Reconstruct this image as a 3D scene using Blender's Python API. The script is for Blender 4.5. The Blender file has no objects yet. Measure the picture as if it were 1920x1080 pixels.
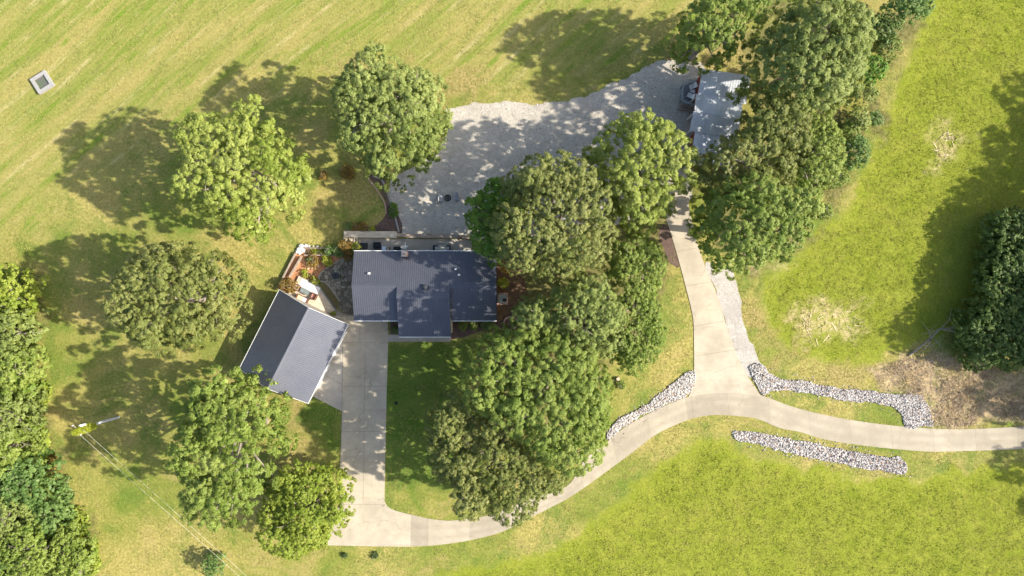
import bpy, bmesh, math, random
import numpy as np
from mathutils import Vector, Matrix
from mathutils.geometry import tessellate_polygon
C = bpy.context.scene
COL = C.collection
R = math.radians
random.seed(7)

# ------------------------------------------------------------------ camera, light, exposure
CAMH = 83.0
S = CAMH * 36.0 / 24.0 / 1920.0            # metres on the ground for one pixel of the photograph
cam_d = bpy.data.cameras.new('camera'); cam_d.lens = 24; cam_d.sensor_width = 36
cam_d.clip_start = 1; cam_d.clip_end = 8000
cam = bpy.data.objects.new('camera', cam_d); COL.objects.link(cam)
cam.location = (0, 0, CAMH); cam.rotation_euler = (0, 0, 0)
C.camera = cam
SUN_EL = R(34.5)
sunv = Vector((math.cos(SUN_EL)*0.9925, -math.cos(SUN_EL)*0.122, math.sin(SUN_EL)))
world = bpy.data.worlds.new('World'); C.world = world; world.use_nodes = True
wn = world.node_tree.nodes; wl = world.node_tree.links
bg = wn['Background']; sky = wn.new('ShaderNodeTexSky'); sky.sky_type = 'NISHITA'; sky.sun_disc = False
sky.sun_elevation = SUN_EL; sky.sun_rotation = math.atan2(sunv.x, sunv.y)
sky.air_density = 1.0; sky.dust_density = 2.5; sky.ozone_density = 1.0
wl.new(sky.outputs[0], bg.inputs[0]); bg.inputs[1].default_value = 0.15
sun_d = bpy.data.lights.new('sun', 'SUN'); sun_d.energy = 5.0; sun_d.angle = R(0.6); sun_d.color = (1.0, 0.925, 0.80)
sun = bpy.data.objects.new('sun', sun_d); COL.objects.link(sun)
sun.rotation_euler = sunv.to_track_quat('Z', 'Y').to_euler(); sun.location = (60, -10, 60)
C.view_settings.view_transform = 'Standard'; C.view_settings.look = 'None'
C.view_settings.exposure = 0.86; C.view_settings.gamma = 1.0

# ------------------------------------------------------------------ helpers
def W(px, py, h=0.0):
    k = S * (CAMH - h) / CAMH
    return ((px - 960) * k, (540 - py) * k)
def WV(px, py, h=0.0):
    x, y = W(px, py, h); return Vector((x, y, h))
def props(o, label=None, cat=None, group=None, kind=None):
    if label: o['label'] = label
    if cat: o['category'] = cat
    if group: o['group'] = group
    if kind: o['kind'] = kind
    return o
def thing(name, label, cat, loc=(0, 0, 0), rz=0.0, group=None):
    o = bpy.data.objects.new(name, None); COL.objects.link(o)
    o.location = loc; o.rotation_euler = (0, 0, rz); o.empty_display_size = 0.3
    return props(o, label, cat, group)
def obj(name, bm, mat, parent=None, smooth=False):
    me = bpy.data.meshes.new(name)
    bmesh.ops.recalc_face_normals(bm, faces=bm.faces)
    bm.to_mesh(me); bm.free()
    if smooth:
        for p in me.polygons: p.use_smooth = True
    me.materials.append(mat)
    o = bpy.data.objects.new(name, me); COL.objects.link(o)
    if parent: o.parent = parent
    return o
def npmesh(name, V, k, mat, parent=None, tint=None):
    """V: (n*k,3) separate polygons of k corners"""
    V = np.ascontiguousarray(V, dtype=np.float32); n = len(V) // k
    me = bpy.data.meshes.new(name)
    me.vertices.add(n * k); me.vertices.foreach_set('co', V.ravel())
    me.loops.add(n * k); me.loops.foreach_set('vertex_index', np.arange(n * k, dtype=np.int32))
    me.polygons.add(n); me.polygons.foreach_set('loop_start', np.arange(0, n * k, k, dtype=np.int32))
    me.update(calc_edges=True)
    if tint is not None:
        a = me.attributes.new('tint', 'FLOAT', 'FACE'); a.data.foreach_set('value', np.asarray(tint, dtype=np.float32))
    me.materials.append(mat)
    o = bpy.data.objects.new(name, me); COL.objects.link(o)
    if parent: o.parent = parent
    return o
def dup(root, loc=None, rz=None, label=None):
    r = root.copy(); COL.objects.link(r)
    if loc is not None: r.location = loc
    if rz is not None: r.rotation_euler = (0, 0, rz)
    if label: r['label'] = label
    for ch in list(root.children):
        c = ch.copy(); COL.objects.link(c); c.parent = r
        for g in list(ch.children):
            d = g.copy(); COL.objects.link(d); d.parent = c
    return r
def box(bm, c, s, rz=0.0, rx=0.0):
    m = Matrix.Translation(c) @ Matrix.Rotation(rz, 4, 'Z') @ Matrix.Rotation(rx, 4, 'X') @ Matrix.Diagonal((s[0], s[1], s[2], 1))
    bmesh.ops.create_cube(bm, size=1.0, matrix=m); return bm
def nb(): return bmesh.new()
def cyl(bm, c, r, h, r2=None, seg=20):
    bmesh.ops.create_cone(bm, cap_ends=True, segments=seg, radius1=r, radius2=r if r2 is None else r2, depth=h,
                          matrix=Matrix.Translation((c[0], c[1], c[2] + h / 2))); return bm
def tube(bm, pts, rad, n=6):
    pts = [Vector(p) for p in pts]; rings = []
    for i, p in enumerate(pts):
        d = (pts[min(i + 1, len(pts) - 1)] - pts[max(i - 1, 0)]).normalized()
        a = d.orthogonal().normalized()
        if abs(d.z) < .95: a = d.cross(Vector((0, 0, 1))).normalized()
        b = d.cross(a)
        r = rad[i] if hasattr(rad, '__len__') else rad
        rings.append([bm.verts.new(p + (a * math.cos(t) + b * math.sin(t)) * r) for t in [2 * math.pi * k / n for k in range(n)]])
    for i in range(len(rings) - 1):
        for k in range(n):
            bm.faces.new((rings[i][k], rings[i][(k + 1) % n], rings[i + 1][(k + 1) % n], rings[i + 1][k]))
    bm.faces.new(rings[0]); bm.faces.new(rings[-1]); return bm
def ring(bm, c, r0, r1, h, seg=28):
    vs = []
    for k in range(seg):
        t = 2 * math.pi * k / seg; cs, sn = math.cos(t), math.sin(t)
        vs.append([bm.verts.new((c[0] + r * cs, c[1] + r * sn, c[2] + z)) for r, z in ((r0, 0), (r1, 0), (r1, h), (r0, h))])
    for k in range(seg):
        a, b = vs[k], vs[(k + 1) % seg]
        for j in range(4): bm.faces.new((a[j], a[(j + 1) % 4], b[(j + 1) % 4], b[j]))
    return bm
def catmull(P, step=0.35, closed=False):
    P = [Vector(p) for p in P]; out = []
    n = len(P); rng = range(n) if closed else range(n - 1)
    for i in rng:
        p0 = P[(i - 1) % n] if closed else P[max(i - 1, 0)]; p1 = P[i]; p2 = P[(i + 1) % n]
        p3 = P[(i + 2) % n] if closed else P[min(i + 2, n - 1)]
        m = max(2, int((p2 - p1).length / step))
        for k in range(m):
            t = k / m
            out.append(0.5 * ((2 * p1) + (-p0 + p2) * t + (2 * p0 - 5 * p1 + 4 * p2 - p3) * t * t + (-p0 + 3 * p1 - 3 * p2 + p3) * t ** 3))
    if not closed: out.append(P[-1])
    return out
def slab(name, poly, z, mat, thick=0.12, kind='structure', parent=None, label=None):
    """closed outline (world xy) -> sheet with real edges"""
    bm = nb(); top = [bm.verts.new((p[0], p[1], z)) for p in poly]; bot = [bm.verts.new((p[0], p[1], z - thick)) for p in poly]
    n = len(poly)
    for a_, b_, c_ in tessellate_polygon([[Vector((p[0], p[1], 0)) for p in poly]]): bm.faces.new((top[a_], top[b_], top[c_]))
    for i in range(n): bm.faces.new((top[i], bot[i], bot[(i + 1) % n], top[(i + 1) % n]))
    o = obj(name, bm, mat, parent); 
    if kind: o['kind'] = kind
    return o
def rough(poly_px, jit=0.25, smooth=True, step=0.3, seed=1, h=0):
    pts = [Vector(W(*p, h)) for p in poly_px]
    pts = catmull(pts, step, True) if smooth else pts
    r = np.random.default_rng(seed); n = len(pts)
    a = r.normal(size=n); a = (a + np.roll(a, 1) + np.roll(a, -1)) / 3 + np.repeat(r.normal(size=n // 5 + 2), 5)[:n] * 0.6
    out = []
    for i, p in enumerate(pts):
        d = (pts[(i + 1) % n] - pts[i - 1]); d = d.normalized() if d.length > 1e-6 else Vector((1, 0))
        out.append(p + Vector((-d.y, d.x)) * (a[i] * jit))
    return out
def sdist(P, poly):
    """signed distance (positive inside) of points P (n,2) to polygon"""
    poly = np.asarray([(p[0], p[1]) for p in poly], dtype=np.float64); P = np.asarray(P, dtype=np.float64)
    dm = np.full(len(P), 1e18); ins = np.zeros(len(P), bool); n = len(poly)
    for i in range(n):
        a = poly[i]; b = poly[(i + 1) % n]; ab = b - a
        t = np.clip(((P - a) @ ab) / max(ab @ ab, 1e-12), 0, 1)
        q = P - (a + t[:, None] * ab); dm = np.minimum(dm, (q * q).sum(1))
        c = (a[1] > P[:, 1]) != (b[1] > P[:, 1])
        if abs(b[1] - a[1]) > 1e-12:
            ins ^= c & (P[:, 0] < (b[0] - a[0]) * (P[:, 1] - a[1]) / (b[1] - a[1]) + a[0])
    d = np.sqrt(dm); return np.where(ins, d, -d)
_ng = np.random.default_rng(99).random((256, 256))
def vnoise(x, y, f, o=0):
    x = np.asarray(x) * f + 37.3 * o + 500; y = np.asarray(y) * f + 17.9 * o + 500
    xi = np.floor(x).astype(int); yi = np.floor(y).astype(int); fx = x - xi; fy = y - yi
    fx = fx * fx * (3 - 2 * fx); fy = fy * fy * (3 - 2 * fy)
    g = lambda a, b: _ng[a % 256, b % 256]
    return (g(xi, yi) * (1 - fx) + g(xi + 1, yi) * fx) * (1 - fy) + (g(xi, yi + 1) * (1 - fx) + g(xi + 1, yi + 1) * fx) * fy

# ------------------------------------------------------------------ materials
class NT:
    def __init__(s, name):
        s.m = bpy.data.materials.new(name); s.m.use_nodes = True; s.t = s.m.node_tree
        s.n = s.t.nodes; s.l = s.t.links; s.b = s.n['Principled BSDF']; s.out = s.n['Material Output']
        s.tc = s.n.new('ShaderNodeTexCoord'); s.co = s.tc.outputs['Object']
        s.b.inputs['Roughness'].default_value = 0.85
        s.b.inputs['Specular IOR Level'].default_value = 0.25
    def noise(s, scale, det=4, rough=0.55, co=None, dist=0.0):
        k = s.n.new('ShaderNodeTexNoise'); k.inputs['Scale'].default_value = scale; k.inputs['Detail'].default_value = det
        k.inputs['Roughness'].default_value = rough; k.inputs['Distortion'].default_value = dist
        s.l.new(co or s.co, k.inputs['Vector']); return k.outputs['Fac']
    def vor(s, scale, feat='F1', out='Distance', co=None, rnd=1.0):
        k = s.n.new('ShaderNodeTexVoronoi'); k.feature = feat; k.inputs['Scale'].default_value = scale
        k.inputs['Randomness'].default_value = rnd
        s.l.new(co or s.co, k.inputs['Vector']); return k.outputs[out]
    def map(s, rot=(0, 0, 0), scale=(1, 1, 1), co=None):
        k = s.n.new('ShaderNodeMapping'); k.inputs['Rotation'].default_value = rot; k.inputs['Scale'].default_value = scale
        s.l.new(co or s.co, k.inputs['Vector']); return k.outputs[0]
    def ramp(s, f, a, b, c0=(0, 0, 0), c1=(1, 1, 1)):
        k = s.n.new('ShaderNodeValToRGB'); e = k.color_ramp.elements
        e[0].position = a; e[1].position = b; e[0].color = (*c0, 1); e[1].color = (*c1, 1)
        s.l.new(f, k.inputs[0]); return k.outputs[0]
    def rng(s, f, a, b, c=0.0, d=1.0):
        k = s.n.new('ShaderNodeMapRange'); s.l.new(f, k.inputs[0])
        for i, v in enumerate((a, b, c, d)): k.inputs[i + 1].default_value = v
        return k.outputs[0]
    def mix(s, f, a, b, mode='MIX'):
        k = s.n.new('ShaderNodeMix'); k.data_type = 'RGBA'; k.blend_type = mode
        for sock, v in ((k.inputs[0], f), (k.inputs[6], a), (k.inputs[7], b)):
            if isinstance(v, (int, float)): sock.default_value = v
            elif isinstance(v, tuple): sock.default_value = (*v, 1) if len(v) == 3 else v
            else: s.l.new(v, sock)
        return k.outputs[2]
    def math(s, op, a, b=0.0):
        k = s.n.new('ShaderNodeMath'); k.operation = op
        for sock, v in ((k.inputs[0], a), (k.inputs[1], b)):
            if isinstance(v, (int, float)): sock.default_value = v
            else: s.l.new(v, sock)
        return k.outputs[0]
    def attr(s, name, out='Fac'):
        k = s.n.new('ShaderNodeAttribute'); k.attribute_name = name; return k.outputs[out]
    def scale(s, col, f):   # multiply colour by a value
        k = s.n.new('ShaderNodeVectorMath'); k.operation = 'SCALE'; s.l.new(col, k.inputs[0])
        if isinstance(f, (int, float)): k.inputs[3].default_value = f
        else: s.l.new(f, k.inputs[3])
        return k.outputs[0]
    def color(s, c):
        if isinstance(c, tuple): s.b.inputs['Base Color'].default_value = (*c, 1)
        else: s.l.new(c, s.b.inputs['Base Color'])
    def bump(s, h, strength=0.3, dist=0.05):
        k = s.n.new('ShaderNodeBump'); k.inputs['Strength'].default_value = strength; k.inputs['Distance'].default_value = dist
        s.l.new(h, k.inputs['Height']); s.l.new(k.outputs[0], s.b.inputs['Normal'])

def simple(name, c, rough=0.7, var=0.15, sc=3.0, metal=0.0, spec=0.25):
    m = NT(name); n = m.noise(sc, 5)
    m.color(m.mix(m.rng(n, .3, .7), tuple(x * (1 - var) for x in c), tuple(min(1, x * (1 + var)) for x in c)))
    m.b.inputs['Roughness'].default_value = rough; m.b.inputs['Metallic'].default_value = metal
    m.b.inputs['Specular IOR Level'].default_value = spec
    return m.m
def leafmat(name, a, b, c=None):
    """tint 0..1 runs from colour a to colour b; c = odd leaves"""
    m = NT(name); t = m.attr('tint')
    col = m.mix(m.rng(t, 0, 1), a, b)
    if c: col = m.mix(m.rng(t, .97, 1.0), col, c)
    m.color(col); m.b.inputs['Roughness'].default_value = 0.55; m.b.inputs['Specular IOR Level'].default_value = 0.35
    tr = m.n.new('ShaderNodeBsdfTranslucent'); m.l.new(m.scale(col, 1.1), tr.inputs[0])
    mx = m.n.new('ShaderNodeMixShader'); mx.inputs[0].default_value = 0.36
    m.l.new(m.b.outputs[0], mx.inputs[1]); m.l.new(tr.outputs[0], mx.inputs[2]); m.l.new(mx.outputs[0], m.out.inputs[0])
    return m.m

LEAF = {
 'bright': leafmat('bright leaves', (.20, .27, .03), (.42, .46, .12), (.40, .34, .14)),
 'blue':   leafmat('blue green leaves', (.15, .21, .038), (.34, .39, .115), (.36, .34, .18)),
 'olive':  leafmat('olive leaves', (.14, .18, .03), (.33, .34, .11), (.38, .25, .09)),
 'mid':    leafmat('mid green leaves', (.14, .22, .025), (.33, .39, .09), (.34, .28, .1)),
 'yellow': leafmat('yellow green leaves', (.17, .25, .02), (.38, .43, .07)),
 'dark':   leafmat('dark leaves', (.07, .13, .022), (.18, .25, .06)),
 'vivid':  leafmat('vivid leaves', (.08, .19, .018), (.22, .34, .045)),
 'vine':   leafmat('vine leaves', (.28, .34, .015), (.46, .47, .07)),
 'rust':   leafmat('rusty leaves', (.22, .14, .03), (.4, .28, .07), (.5, .12, .03)),
 'fern':   leafmat('fern leaves', (.09, .18, .035), (.24, .34, .10)),
}
def barkmat():
    m = NT('bark'); n = m.noise(6, 5)
    m.color(m.mix(m.rng(n, .3, .7), (.16, .13, .10), (.38, .34, .29))); return m.m
BARK = barkmat()
def concrete(name, c, stain=.75, seed=0, across=False):
    m = NT(name); co = m.map(scale=(1, 1, 1))
    n1 = m.noise(.35, 5, .6); n2 = m.noise(2.2, 6, .65); n3 = m.noise(14, 4, .7)
    col = m.mix(m.rng(n1, .38, .6), tuple(x * stain for x in c), c)
    col = m.mix(m.rng(n2, .52, .75, 0, .5), col, tuple(x * .72 for x in c))
    st = m.noise(1.1, 4, .6, m.map(rot=(0, 0, .35), scale=(.25, 2.2, 1)))
    col = m.mix(m.rng(st, .58, .72, 0, .4), col, (c[0] * .7, c[1] * .6, c[2] * .45))
    cr_ = m.vor(.16, 'DISTANCE_TO_EDGE', co=m.map(scale=(1, 1, 1))); wv = m.noise(1.2, 3)
    ck = m.n.new('ShaderNodeTexVoronoi'); ck.feature = 'DISTANCE_TO_EDGE'; ck.inputs['Scale'].default_value = .17
    ad = m.n.new('ShaderNodeVectorMath'); ad.operation = 'ADD'; nz_ = m.n.new('ShaderNodeTexNoise'); nz_.inputs['Scale'].default_value = .7; m.l.new(m.co, nz_.inputs['Vector'])
    m.l.new(m.co, ad.inputs[0]); m.l.new(nz_.outputs['Color'], ad.inputs[1]); m.l.new(ad.outputs[0], ck.inputs['Vector'])
    brk = m.noise(.3, 2); cm = m.math('MULTIPLY', m.rng(ck.outputs['Distance'], .002, .006, 1, 0), m.rng(brk, .5, .56))
    col = m.mix(m.math('MULTIPLY', cm, .4), col, (.12, .1, .08))
    dk = m.noise(.9, 6, .75, dist=1.5); col = m.mix(m.rng(dk, .56, .7, 0, .55), col, tuple(x * .62 for x in c))
    if across:
        A_ = m.attr('across'); L_ = m.attr('along')
        b1 = m.rng(m.math('ABSOLUTE', m.math('SUBTRACT', A_, .30)), .02, .17, 1, 0); b2 = m.rng(m.math('ABSOLUTE', m.math('SUBTRACT', A_, .70)), .02, .17, 1, 0)
        col = m.mix(m.math('MULTIPLY', m.math('MAXIMUM', b1, b2), m.rng(n1, .3, .7, .12, .5)), col, tuple(x * .68 for x in c))
        wn_ = m.n.new('ShaderNodeTexWhiteNoise'); wn_.noise_dimensions = '1D'; q_ = m.math('DIVIDE', L_, 5.1); m.l.new(m.math('FLOOR', q_), wn_.inputs['W'])
        col = m.scale(col, m.rng(wn_.outputs['Value'], 0, 1, .86, 1.06)); fr = m.math('FRACT', q_)
        col = m.mix(m.rng(fr, .004, .010, .6, 0), col, (.2, .17, .13))
    col = m.scale(col, m.rng(n3, .2, .8, .88, 1.1)); m.color(col); m.bump(n3, .15, .01); return m.m
CONC_NEW = concrete('pale concrete', (.47, .41, .31), .8)
CONC_OLD = concrete('weathered concrete', (.43, .375, .28), .8, across=True)
CONC_PATIO = concrete('patio concrete', (.43, .395, .33), .8)
JOINT = simple('joint filler', (.16, .145, .12))
def gravelmat(name, c0, c1, sc=9):
    m = NT(name); v = m.vor(sc, out='Color'); sep = m.n.new('ShaderNodeSeparateColor'); m.l.new(v, sep.inputs[0])
    d = m.vor(sc); n = m.noise(.25, 5, .6); n2 = m.noise(1.3, 6, .7)
    col = m.mix(m.rng(sep.outputs[0], 0, 1), c0, c1)
    col = m.scale(col, m.rng(n2, .3, .7, .78, 1.12)); col = m.mix(m.rng(n, .45, .7, 0, .45), col, tuple(x * .72 for x in c0))
    g = m.noise(.8, 5, .7, dist=1.0)
    col = m.mix(m.rng(g, .6, .72, 0, .5), col, (.26, .24, .13))
    tr_ = m.noise(.5, 5, .6, m.map(rot=(0, 0, -.25), scale=(.35, 1.6, 1))); col = m.mix(m.rng(tr_, .5, .68, 0, .5), col, tuple(x * .66 for x in c1))
    m.color(col); m.bump(d, .45, .025); return m.m
GRAVEL = gravelmat('pale gravel', (.34, .31, .255), (.58, .53, .445), 15)
GRAVEL2 = gravelmat('fine grey gravel', (.31, .285, .25), (.54, .50, .445), 17)
def rockmat(name, a, b, odd):
    m = NT(name); t = m.attr('tint'); n = m.noise(8, 4)
    col = m.mix(m.rng(t, 0, .8), a, b); col = m.mix(m.rng(t, .80, .84), col, (.13, .125, .13)); col = m.mix(m.rng(t, .93, .95), col, odd)
    m.color(m.scale(col, m.rng(n, .3, .7, .8, 1.15))); return m.m
ROCK = rockmat('riprap stone', (.34, .315, .29), (.70, .655, .61), (.42, .27, .18))
def mulch(name, a, b, sc=6):
    m = NT(name); n = m.noise(sc, 7, .75); n1 = m.noise(1.2, 4)
    col = m.mix(m.rng(n, .35, .65), a, b); m.color(m.scale(col, m.rng(n1, .3, .7, .75, 1.2))); m.bump(n, .8, .06); return m.m
MULCH_RED = mulch('red mulch', (.28, .10, .04), (.62, .34, .17))
MULCH_DARK = mulch('dark mulch', (.05, .035, .03), (.20, .13, .10))
MULCH_MIX = mulch('mulch with weeds', (.10, .13, .03), (.22, .13, .08))
def metalroof():
    m = NT('grey ribbed metal'); n = m.noise(.5, 4); n2 = m.noise(6, 3)
    c = m.mix(m.rng(n, .3, .7), (.118, .125, .152), (.138, .144, .168)); c = m.scale(c, m.rng(n2, .3, .7, .95, 1.06)); n3 = m.noise(1.3, 6, .75); c = m.mix(m.rng(n3, .56, .75, 0, .35), c, (.19, .17, .15)); m.color(c)
    m.b.inputs['Roughness'].default_value = .46; m.b.inputs['Specular IOR Level'].default_value = .3; m.b.inputs['Metallic'].default_value = .5
    return m.m
ROOF = metalroof()
def shedroof():
    m = NT('pale sheet metal'); n = m.noise(.8, 5); n2 = m.noise(3, 4, .6, m.map(scale=(1, .15, 1)))
    c = m.mix(m.rng(n, .3, .7), (.50, .53, .57), (.66, .68, .71)); c = m.mix(m.rng(n2, .58, .75, 0, .35), c, (.3, .26, .2)); m.color(c)
    m.b.inputs['Roughness'].default_value = .35; m.b.inputs['Metallic'].default_value = .35; return m.m
SHEDROOF = shedroof()
WHITE = simple('white trim', (.82, .82, .80), .4, .04)
WALL = simple('tan siding', (.42, .38, .32), .8, .08)
REDWALL = simple('red plank wall', (.24, .06, .04), .8, .25)
WINDOW = simple('window glass', (.03, .04, .05), .08, .1, spec=.8)
BLACK = simple('black metal', (.015, .016, .02), .5, .2)
DARKG = simple('charcoal wicker', (.04, .045, .055), .7, .3, 25)
BROWN = simple('brown wicker', (.16, .075, .045), .7, .3, 25)
CUSH = simple('white cushion', (.75, .73, .70), .9, .05)
PINK = simple('faded rose cushion', (.52, .24, .19), .9, .08)
ORANGE = simple('peach cushion', (.78, .55, .35), .9, .08)
GREYM = simple('light grey metal', (.33, .38, .37), .5, .1)
def brickmat():
    m = NT('brick'); b = m.n.new('ShaderNodeTexBrick'); m.l.new(m.co, b.inputs[0]); b.inputs['Scale'].default_value = 4
    b.inputs['Color1'].default_value = (.42, .2, .14, 1); b.inputs['Color2'].default_value = (.55, .33, .25, 1); b.inputs['Mortar'].default_value = (.6, .55, .5, 1)
    m.color(b.outputs[0]); return m.m
BRICK = brickmat()
def wood(name, a, b, ang=0.0, sc=6):
    m = NT(name); co = m.map(rot=(0, 0, ang), scale=(.4, 4, 4)); n = m.noise(sc / 3, 5, .6, co); n2 = m.noise(1.2, 3)
    c = m.mix(m.rng(n, .3, .7), a, b); m.color(m.scale(c, m.rng(n2, .3, .7, .85, 1.12))); return m.m
WOOD_PALE = wood('weathered pale timber', (.44, .37, .27), (.66, .58, .45))
WOOD_GREY = wood('grey decking', (.15, .16, .17), (.28, .29, .30))
TIMBER = wood('grey brown timber', (.20, .15, .11), (.42, .34, .27))
def flag():
    m = NT('flagstone'); e = m.vor(2.0, 'DISTANCE_TO_EDGE'); v = m.vor(2.0, out='Color'); sep = m.n.new('ShaderNodeSeparateColor'); m.l.new(v, sep.inputs[0])
    n = m.noise(3, 5, .7); c = m.mix(sep.outputs[0], (.14, .12, .095), (.36, .31, .24)); c = m.scale(c, m.rng(n, .3, .7, .7, 1.25))
    g = m.noise(.9, 5, .7)
    c = m.mix(m.rng(e, .03, .07, 1, 0), c, (.09, .085, .05)); c = m.mix(m.rng(g, .52, .66, 0, .7), c, (.11, .10, .06)); m.color(c); m.bump(e, .4, .05); return m.m
FLAG = flag()

# ------------------------------------------------------------------ ground sheet
def wp(L): return [W(*p) for p in L]
ZONES = {
 'lush': [wp([(700,1100),(860,1070),(985,1040),(1085,1000),(1165,935),(1235,875),(1300,830),(1362,822),(1375,850),(1480,868),(1600,892),(1705,900),(1790,882),(1960,872),(1960,1300),(700,1300)]),
          wp([(1755,-100),(1742,10),(1712,80),(1675,170),(1650,250),(1610,330),(1575,400),(1540,420),(1500,470),(1432,520),(1428,570),(1445,625),(1500,668),(1570,690),(1640,688),(1675,660),(1760,640),(1850,560),(2000,400),(2300,-100)]) ],
 'hay': [wp([(-300,470),(60,440),(200,330),(340,230),(600,130),(860,175),(1060,172),(1200,110),(1300,60),(1420,0),(1500,-200),(-300,-200)])],
 'shade': [wp([(728,641),(850,641),(960,600),(980,650),(900,700),(860,800),(850,915),(722,915)]), wp([(590,745),(640,772),(638,860),(600,840),(560,790)])],  # darker green cool-season lawn by the house, the grass's own colour
 'brown': [wp([(1640,700),(1700,672),(1780,655),(1850,690),(2000,690),(2000,775),(1860,795),(1790,800),(1745,803),(1725,750),(1660,730)]),
           ],
 'straw': [wp([(1500,590),(1545,575),(1600,580),(1612,605),(1590,625),(1545,645),(1510,625)]), wp([(1755,265),(1775,245),(1795,262),(1785,285),(1765,300),(1755,290)]),
           wp([(1445,495),(1480,480),(1490,500),(1460,520)])],
 'litter': [wp([(1000,360),(1260,420),(1260,520),(1180,640),(1100,720),(1000,880),(880,760),(900,620),(960,560)]), wp([(1560,300),(1640,160),(1680,0),(1740,0),(1700,110),(1640,250),(1590,360),(1545,420),(1530,400)]),
            wp([(1300,310),(1540,330),(1500,470),(1400,520),(1330,480)]), wp([(1400,20),(1600,0),(1600,200),(1500,300),(1400,300)]), wp([(55,520),(68,640),(82,720),(100,830),(135,930),(195,1100),(-100,1100),(-100,520)])],
 'tan': [wp([(640,120),(900,150),(870,195),(820,190)]), wp([(1420,560),(1445,640),(1520,690),(1660,700),(1650,725),(1560,712),(1450,690),(1410,650),(1400,560)]),wp([(555,755),(600,800),(590,860),(530,850)]),
         wp([(655,345),(700,345),(705,380),(670,400),(640,380)]), wp([(1265,100),(1330,60),(1400,60),(1440,110),(1420,150),(1330,130),(1270,125)])],
}
xs = np.concatenate([-np.geomspace(3000, 76, 18), np.arange(-74, 74.01, .3), np.geomspace(76, 3000, 18)])
ys = np.concatenate([-np.geomspace(3000, 48, 18), np.arange(-46, 46.01, .3), np.geomspace(48, 3000, 18)])
GX, GY = np.meshgrid(xs, ys); P2 = np.stack([GX.ravel(), GY.ravel()], 1)
near = (np.abs(P2[:, 0]) < 120) & (np.abs(P2[:, 1]) < 90)
wob = (vnoise(P2[:, 0], P2[:, 1], .5, 1) - .5) * 2.2 + (vnoise(P2[:, 0], P2[:, 1], 1.7, 2) - .5) * 1.2
def zone(name, soft=1.2):
    v = np.zeros(len(P2))
    for poly in ZONES[name]:
        d = np.full(len(P2), -50.0); d[near] = sdist(P2[near], poly)
        v = np.maximum(v, np.clip((d + wob * (soft / 1.2)) / soft + .5, 0, 1))
    return v
bm_v = np.zeros((len(P2), 3)); bm_v[:, :2] = P2
ny, nx = GX.shape; idx = np.arange(ny * nx).reshape(ny, nx)
F = np.stack([idx[:-1, :-1], idx[:-1, 1:], idx[1:, 1:], idx[1:, :-1]], -1).reshape(-1, 4)
me = bpy.data.meshes.new('ground'); me.vertices.add(len(P2)); me.vertices.foreach_set('co', bm_v.astype(np.float32).ravel())
me.loops.add(F.size); me.loops.foreach_set('vertex_index', F.astype(np.int32).ravel())
me.polygons.add(len(F)); me.polygons.foreach_set('loop_start', np.arange(0, F.size, 4, dtype=np.int32)); me.update(calc_edges=True)
def cattr(name, chans):
    a = me.color_attributes.new(name, 'FLOAT_COLOR', 'POINT'); arr = np.ones((len(P2), 4), np.float32)
    for i, c in enumerate(chans): arr[:, i] = c
    a.data.foreach_set('color', arr.ravel())
cattr('zoneA', [zone('lush', .8), zone('hay', 3.5), zone('shade', 1.0)])  # third channel is the dark green house lawn
cattr('zoneB', [zone('brown', 1.2), zone('straw', 2.4), zone('litter', 2.0)])
cattr('zoneC', [zone('tan', 3.0), zone('tan', 3.0) * 0, zone('tan', 3.0) * 0])
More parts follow.
